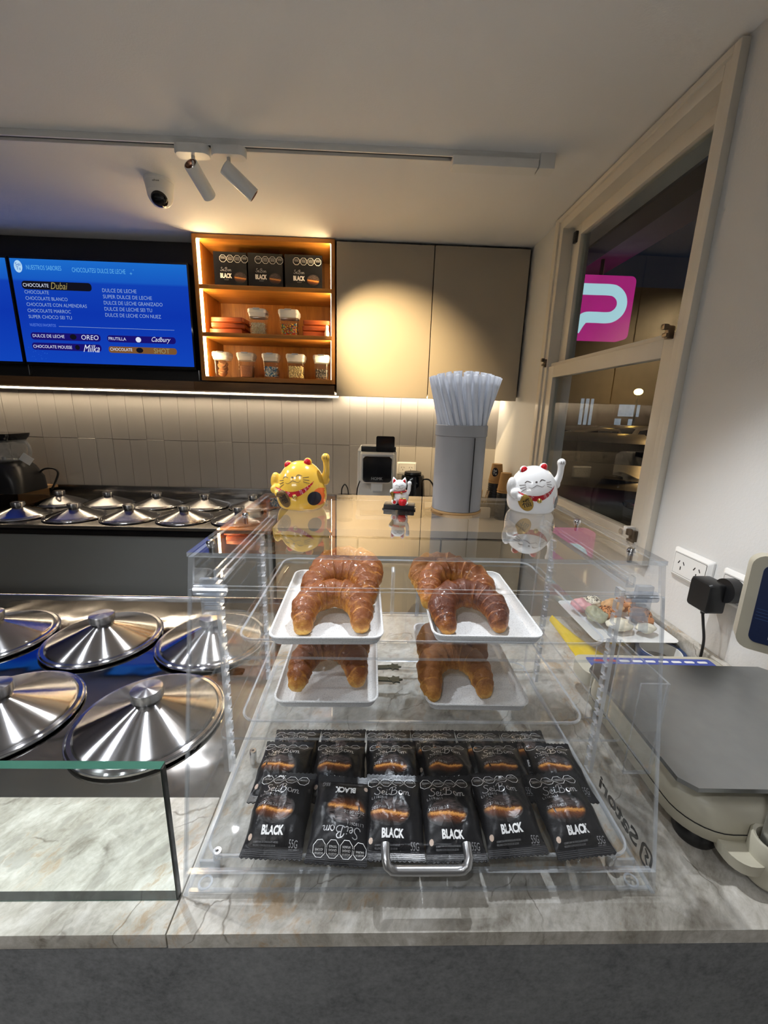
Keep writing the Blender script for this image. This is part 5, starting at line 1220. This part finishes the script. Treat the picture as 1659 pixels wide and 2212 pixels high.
# plate of pastries
t = thing('pastry_plate', 'white rectangular plate raised behind the scale', 'plate', (.638, .955, SZ+.0345))
b = B(); rrl(b, [(.16, .17, .012, 0), (.205, .215, .016, .010), (.207, .217, .017, .0115), (.195, .205, .014, .0115), (.155, .165, .010, .004)], 4); ob('plate_body', b, M_white, t)
def bun(x, y, z, r, mat, label, seeds=0, rz=0):
    t = thing('pastry', label, 'pastry', (x, y, z), (0, 0, rz), 'pastries on the white plate')
    b = B(); ball(b, (0, 0, r[2]*.95), r, 34, 22)
    for v in b.verts:
        n_ = NZ.noise(v.co*45+V((x*99, y*99, 0)))+.6*NZ.noise(v.co*110+V((x*99, y*99, 5))); q_ = v.co-V((0, 0, r[2]*.6)); v.co += q_.normalized()*n_*min(r)*.42 if q_.length > 1e-6 else V(); v.co.z = max(0, v.co.z)
    me = finish(b, 'dough', 180); me.materials.append(mat); ob('dough', me, mat, t)
    if seeds:
        bv_ = bvh_of(me); b = B(); rn = random.Random(seeds)
        for k in range(60):
            px_, py_ = rn.uniform(-.8, .8)*r[0], rn.uniform(-.8, .8)*r[1]; h_ = bv_.ray_cast(V((px_, py_, 1)), V((0, 0, -1)))[0]
            if h_: ball(b, h_, (.0018, .0012, .0010), 5, 3)
        ob('seeds', b, M_blk, t, kind='stuff')
PZ = SZ+.0345+.0125
M_bun = pm('bun_crust', (.50, .21, .075), .45, var=.3, ns=60, bump=.3, bs=120); M_crumb = pm('pale_crumb', (.60, .36, .17), .7, var=.3, ns=90, bump=.5, bs=150, bd=.003)
M_cream = pm('cream_filling', (.72, .68, .55), .5, var=.12, ns=70, bump=.5, bs=120, bd=.004); M_green = pm('green_filling', (.36, .36, .25), .5, var=.35, ns=80, bump=.5, bs=120, bd=.004); M_pinkf = pm('pink_filling', (.65, .35, .36), .5, var=.25, ns=60, bump=.4, bs=120)
bun(0.702, .945, PZ, (.020, .034, .020), M_bun, 'smooth brown bun with seeds at the right of the pastry plate', 3, R(15)); bun(0.696, 1.005, PZ, (.024, .024, .020), M_bun, 'dark seeded bun at the back of the pastry plate', 5)
bun(0.652, .985, PZ, (.028, .022, .020), M_crumb, 'flaky crumb pastry in the middle of the plate'); bun(0.624, .955, PZ, (.026, .024, .017), M_bun, 'seeded brown pastry beside the flaky one', 8)
bun(0.584, .945, PZ, (.024, .028, .018), M_green, 'greenish filled pastry on the plate'); bun(0.624, .905, PZ, (.034, .024, .013), M_cream, 'pale cream pastry at the front of the plate'); bun(0.684, .895, PZ, (.026, .018, .010), M_cream, 'crumbled cream pastry at the front right of the plate')
bun(0.574, 1.000, PZ, (.026, .024, .016), M_pinkf, 'pink iced pastry at the back left of the plate'); bun(0.616, 1.022, PZ, (.022, .020, .016), M_cream, 'white seeded pastry at the very back of the plate', 9)
# yellow wrapper
t_ = B(); rows = []
for j in range(15):
    v_ = j/14; row = []
    for i in range(9):
        u_ = i/8; wd_ = .012+.066*v_**1.1; x_ = .512+.022*v_+wd_*(u_-.5); y_ = 1.030-.195*v_+.014*math.sin(u_*7)*v_
        row.append((x_, y_, SZ+.003+.014*math.sin(PI*u_)*(1-.5*v_)+.002*NZ.noise(V((u_*5, v_*7, 0)))))
    rows.append(row)
top = [[t_.verts.new(p) for p in r_] for r_ in rows]; bot = [[t_.verts.new((p[0], p[1], SZ+.0004)) for p in r_] for r_ in rows]
for j in range(14):
    for i in range(8): t_.faces.new((top[j][i], top[j][i+1], top[j+1][i+1], top[j+1][i])); t_.faces.new((bot[j][i], bot[j+1][i], bot[j+1][i+1], bot[j][i+1]))
    t_.faces.new((top[j][0], top[j+1][0], bot[j+1][0], bot[j][0])); t_.faces.new((top[j][8], bot[j][8], bot[j+1][8], top[j+1][8]))
for j in (0, 14):
    for i in range(8): t_.faces.new((top[j][i], bot[j][i], bot[j][i+1], top[j][i+1]))
ob('yellow_bag', t_, pm('yellow_film', (.72, .52, .01), .25, var=.12, ns=30), label='yellow plastic piping bag lying behind the showcase', cat='bag', sm=60)
# tongs lying at the back of the showcase floor
t = thing('serving_tongs', 'dark metal tongs with clawed tips lying at the back of the showcase', 'tongs', (-.055, .735, KT+.0325), (0, 0, R(0)))
M_tong = pm('dark_tong_metal', (.10, .115, .10), .35, .9)
for sg_ in (-1, 1):
    b = B(); pts = [(-.10, .003*sg_), (.02, .016*sg_), (.095, .020*sg_)]; 
    loft(b, [[(x_, y_-.006, .002), (x_, y_+.006, .002), (x_, y_+.006, .005), (x_, y_-.006, .005)] for x_, y_ in pts]); ob('arm', b, M_tong, t, sm=None)
    b = B(); cxx, cyy = .108, .021*sg_; star = []
    for k in range(14): rr_ = .016 if k % 2 == 0 else .0095; star.append((cxx+rr_*math.cos(2*PI*k/14), cyy+rr_*.75*math.sin(2*PI*k/14)))
    prism(b, star, 2, .002, .0052); ob('claw', b, M_tong, t, sm=None)
b = B(); cyl(b, (-.10, -.006, .0035), (-.10, .006, .0035), .004, seg=12); ob('hinge', b, M_tong, t)
# clear holder with clear tongs on the outside of the right panel
t = thing('tong_holder', 'clear acrylic pocket on the right side of the showcase', 'holder', (0, 0, 0))
hx0, hx1, hy0, hy1, hz0, hz1 = X1+.0012, X1+.040, .452, .560, 1.102, 1.245
b = B(); slab(b, hx1-.003, hx1, hy0, hy1, hz0, hz1); ob('outer_wall', b, AC, t, sm=None)
for y_ in (hy0, hy1-.003):
    b = B(); slab(b, hx0, hx1-.0032, y_, y_+.003, hz0, hz1); ob('end_wall', b, AC, t, sm=None)
b = B(); slab(b, hx0, hx1-.0032, hy0+.0032, hy1-.0032, hz0, hz0+.003); ob('floor_plate', b, AC, t, sm=None)
t = thing('clear_tongs', 'clear plastic tongs standing in the acrylic pocket', 'tongs', (X1+.020, .505, hz0+.0034))
for sg_ in (-1, 1):
    b = B(); pts = [(0, .010*sg_, .01), (.001, .015*sg_, .05), (.001, .012*sg_, .11), (0, .010*sg_, .17), (0, .008*sg_, .195)]
    rads = [.016, .018, .010, .008, .008]
    loft(b, [[(p_[0]-.0015, p_[1]*1.0-r_*.5, p_[2]), (p_[0]+.0015, p_[1]-r_*.5, p_[2]), (p_[0]+.0015, p_[1]+r_*.5, p_[2]), (p_[0]-.0015, p_[1]+r_*.5, p_[2])] for p_, r_ in zip([V(q) for q in pts], rads)]); ob('arm', b, [M_thin], t, sm=None)
b = B(); tube(b, cr_spline([(0, -.011, .192), (0, -.008, .206), (0, 0, .211), (0, .008, .206), (0, .011, .192)], 5), .006, 10); ob('spring_end', b, edge('hinge_acrylic'), t, sm=180)
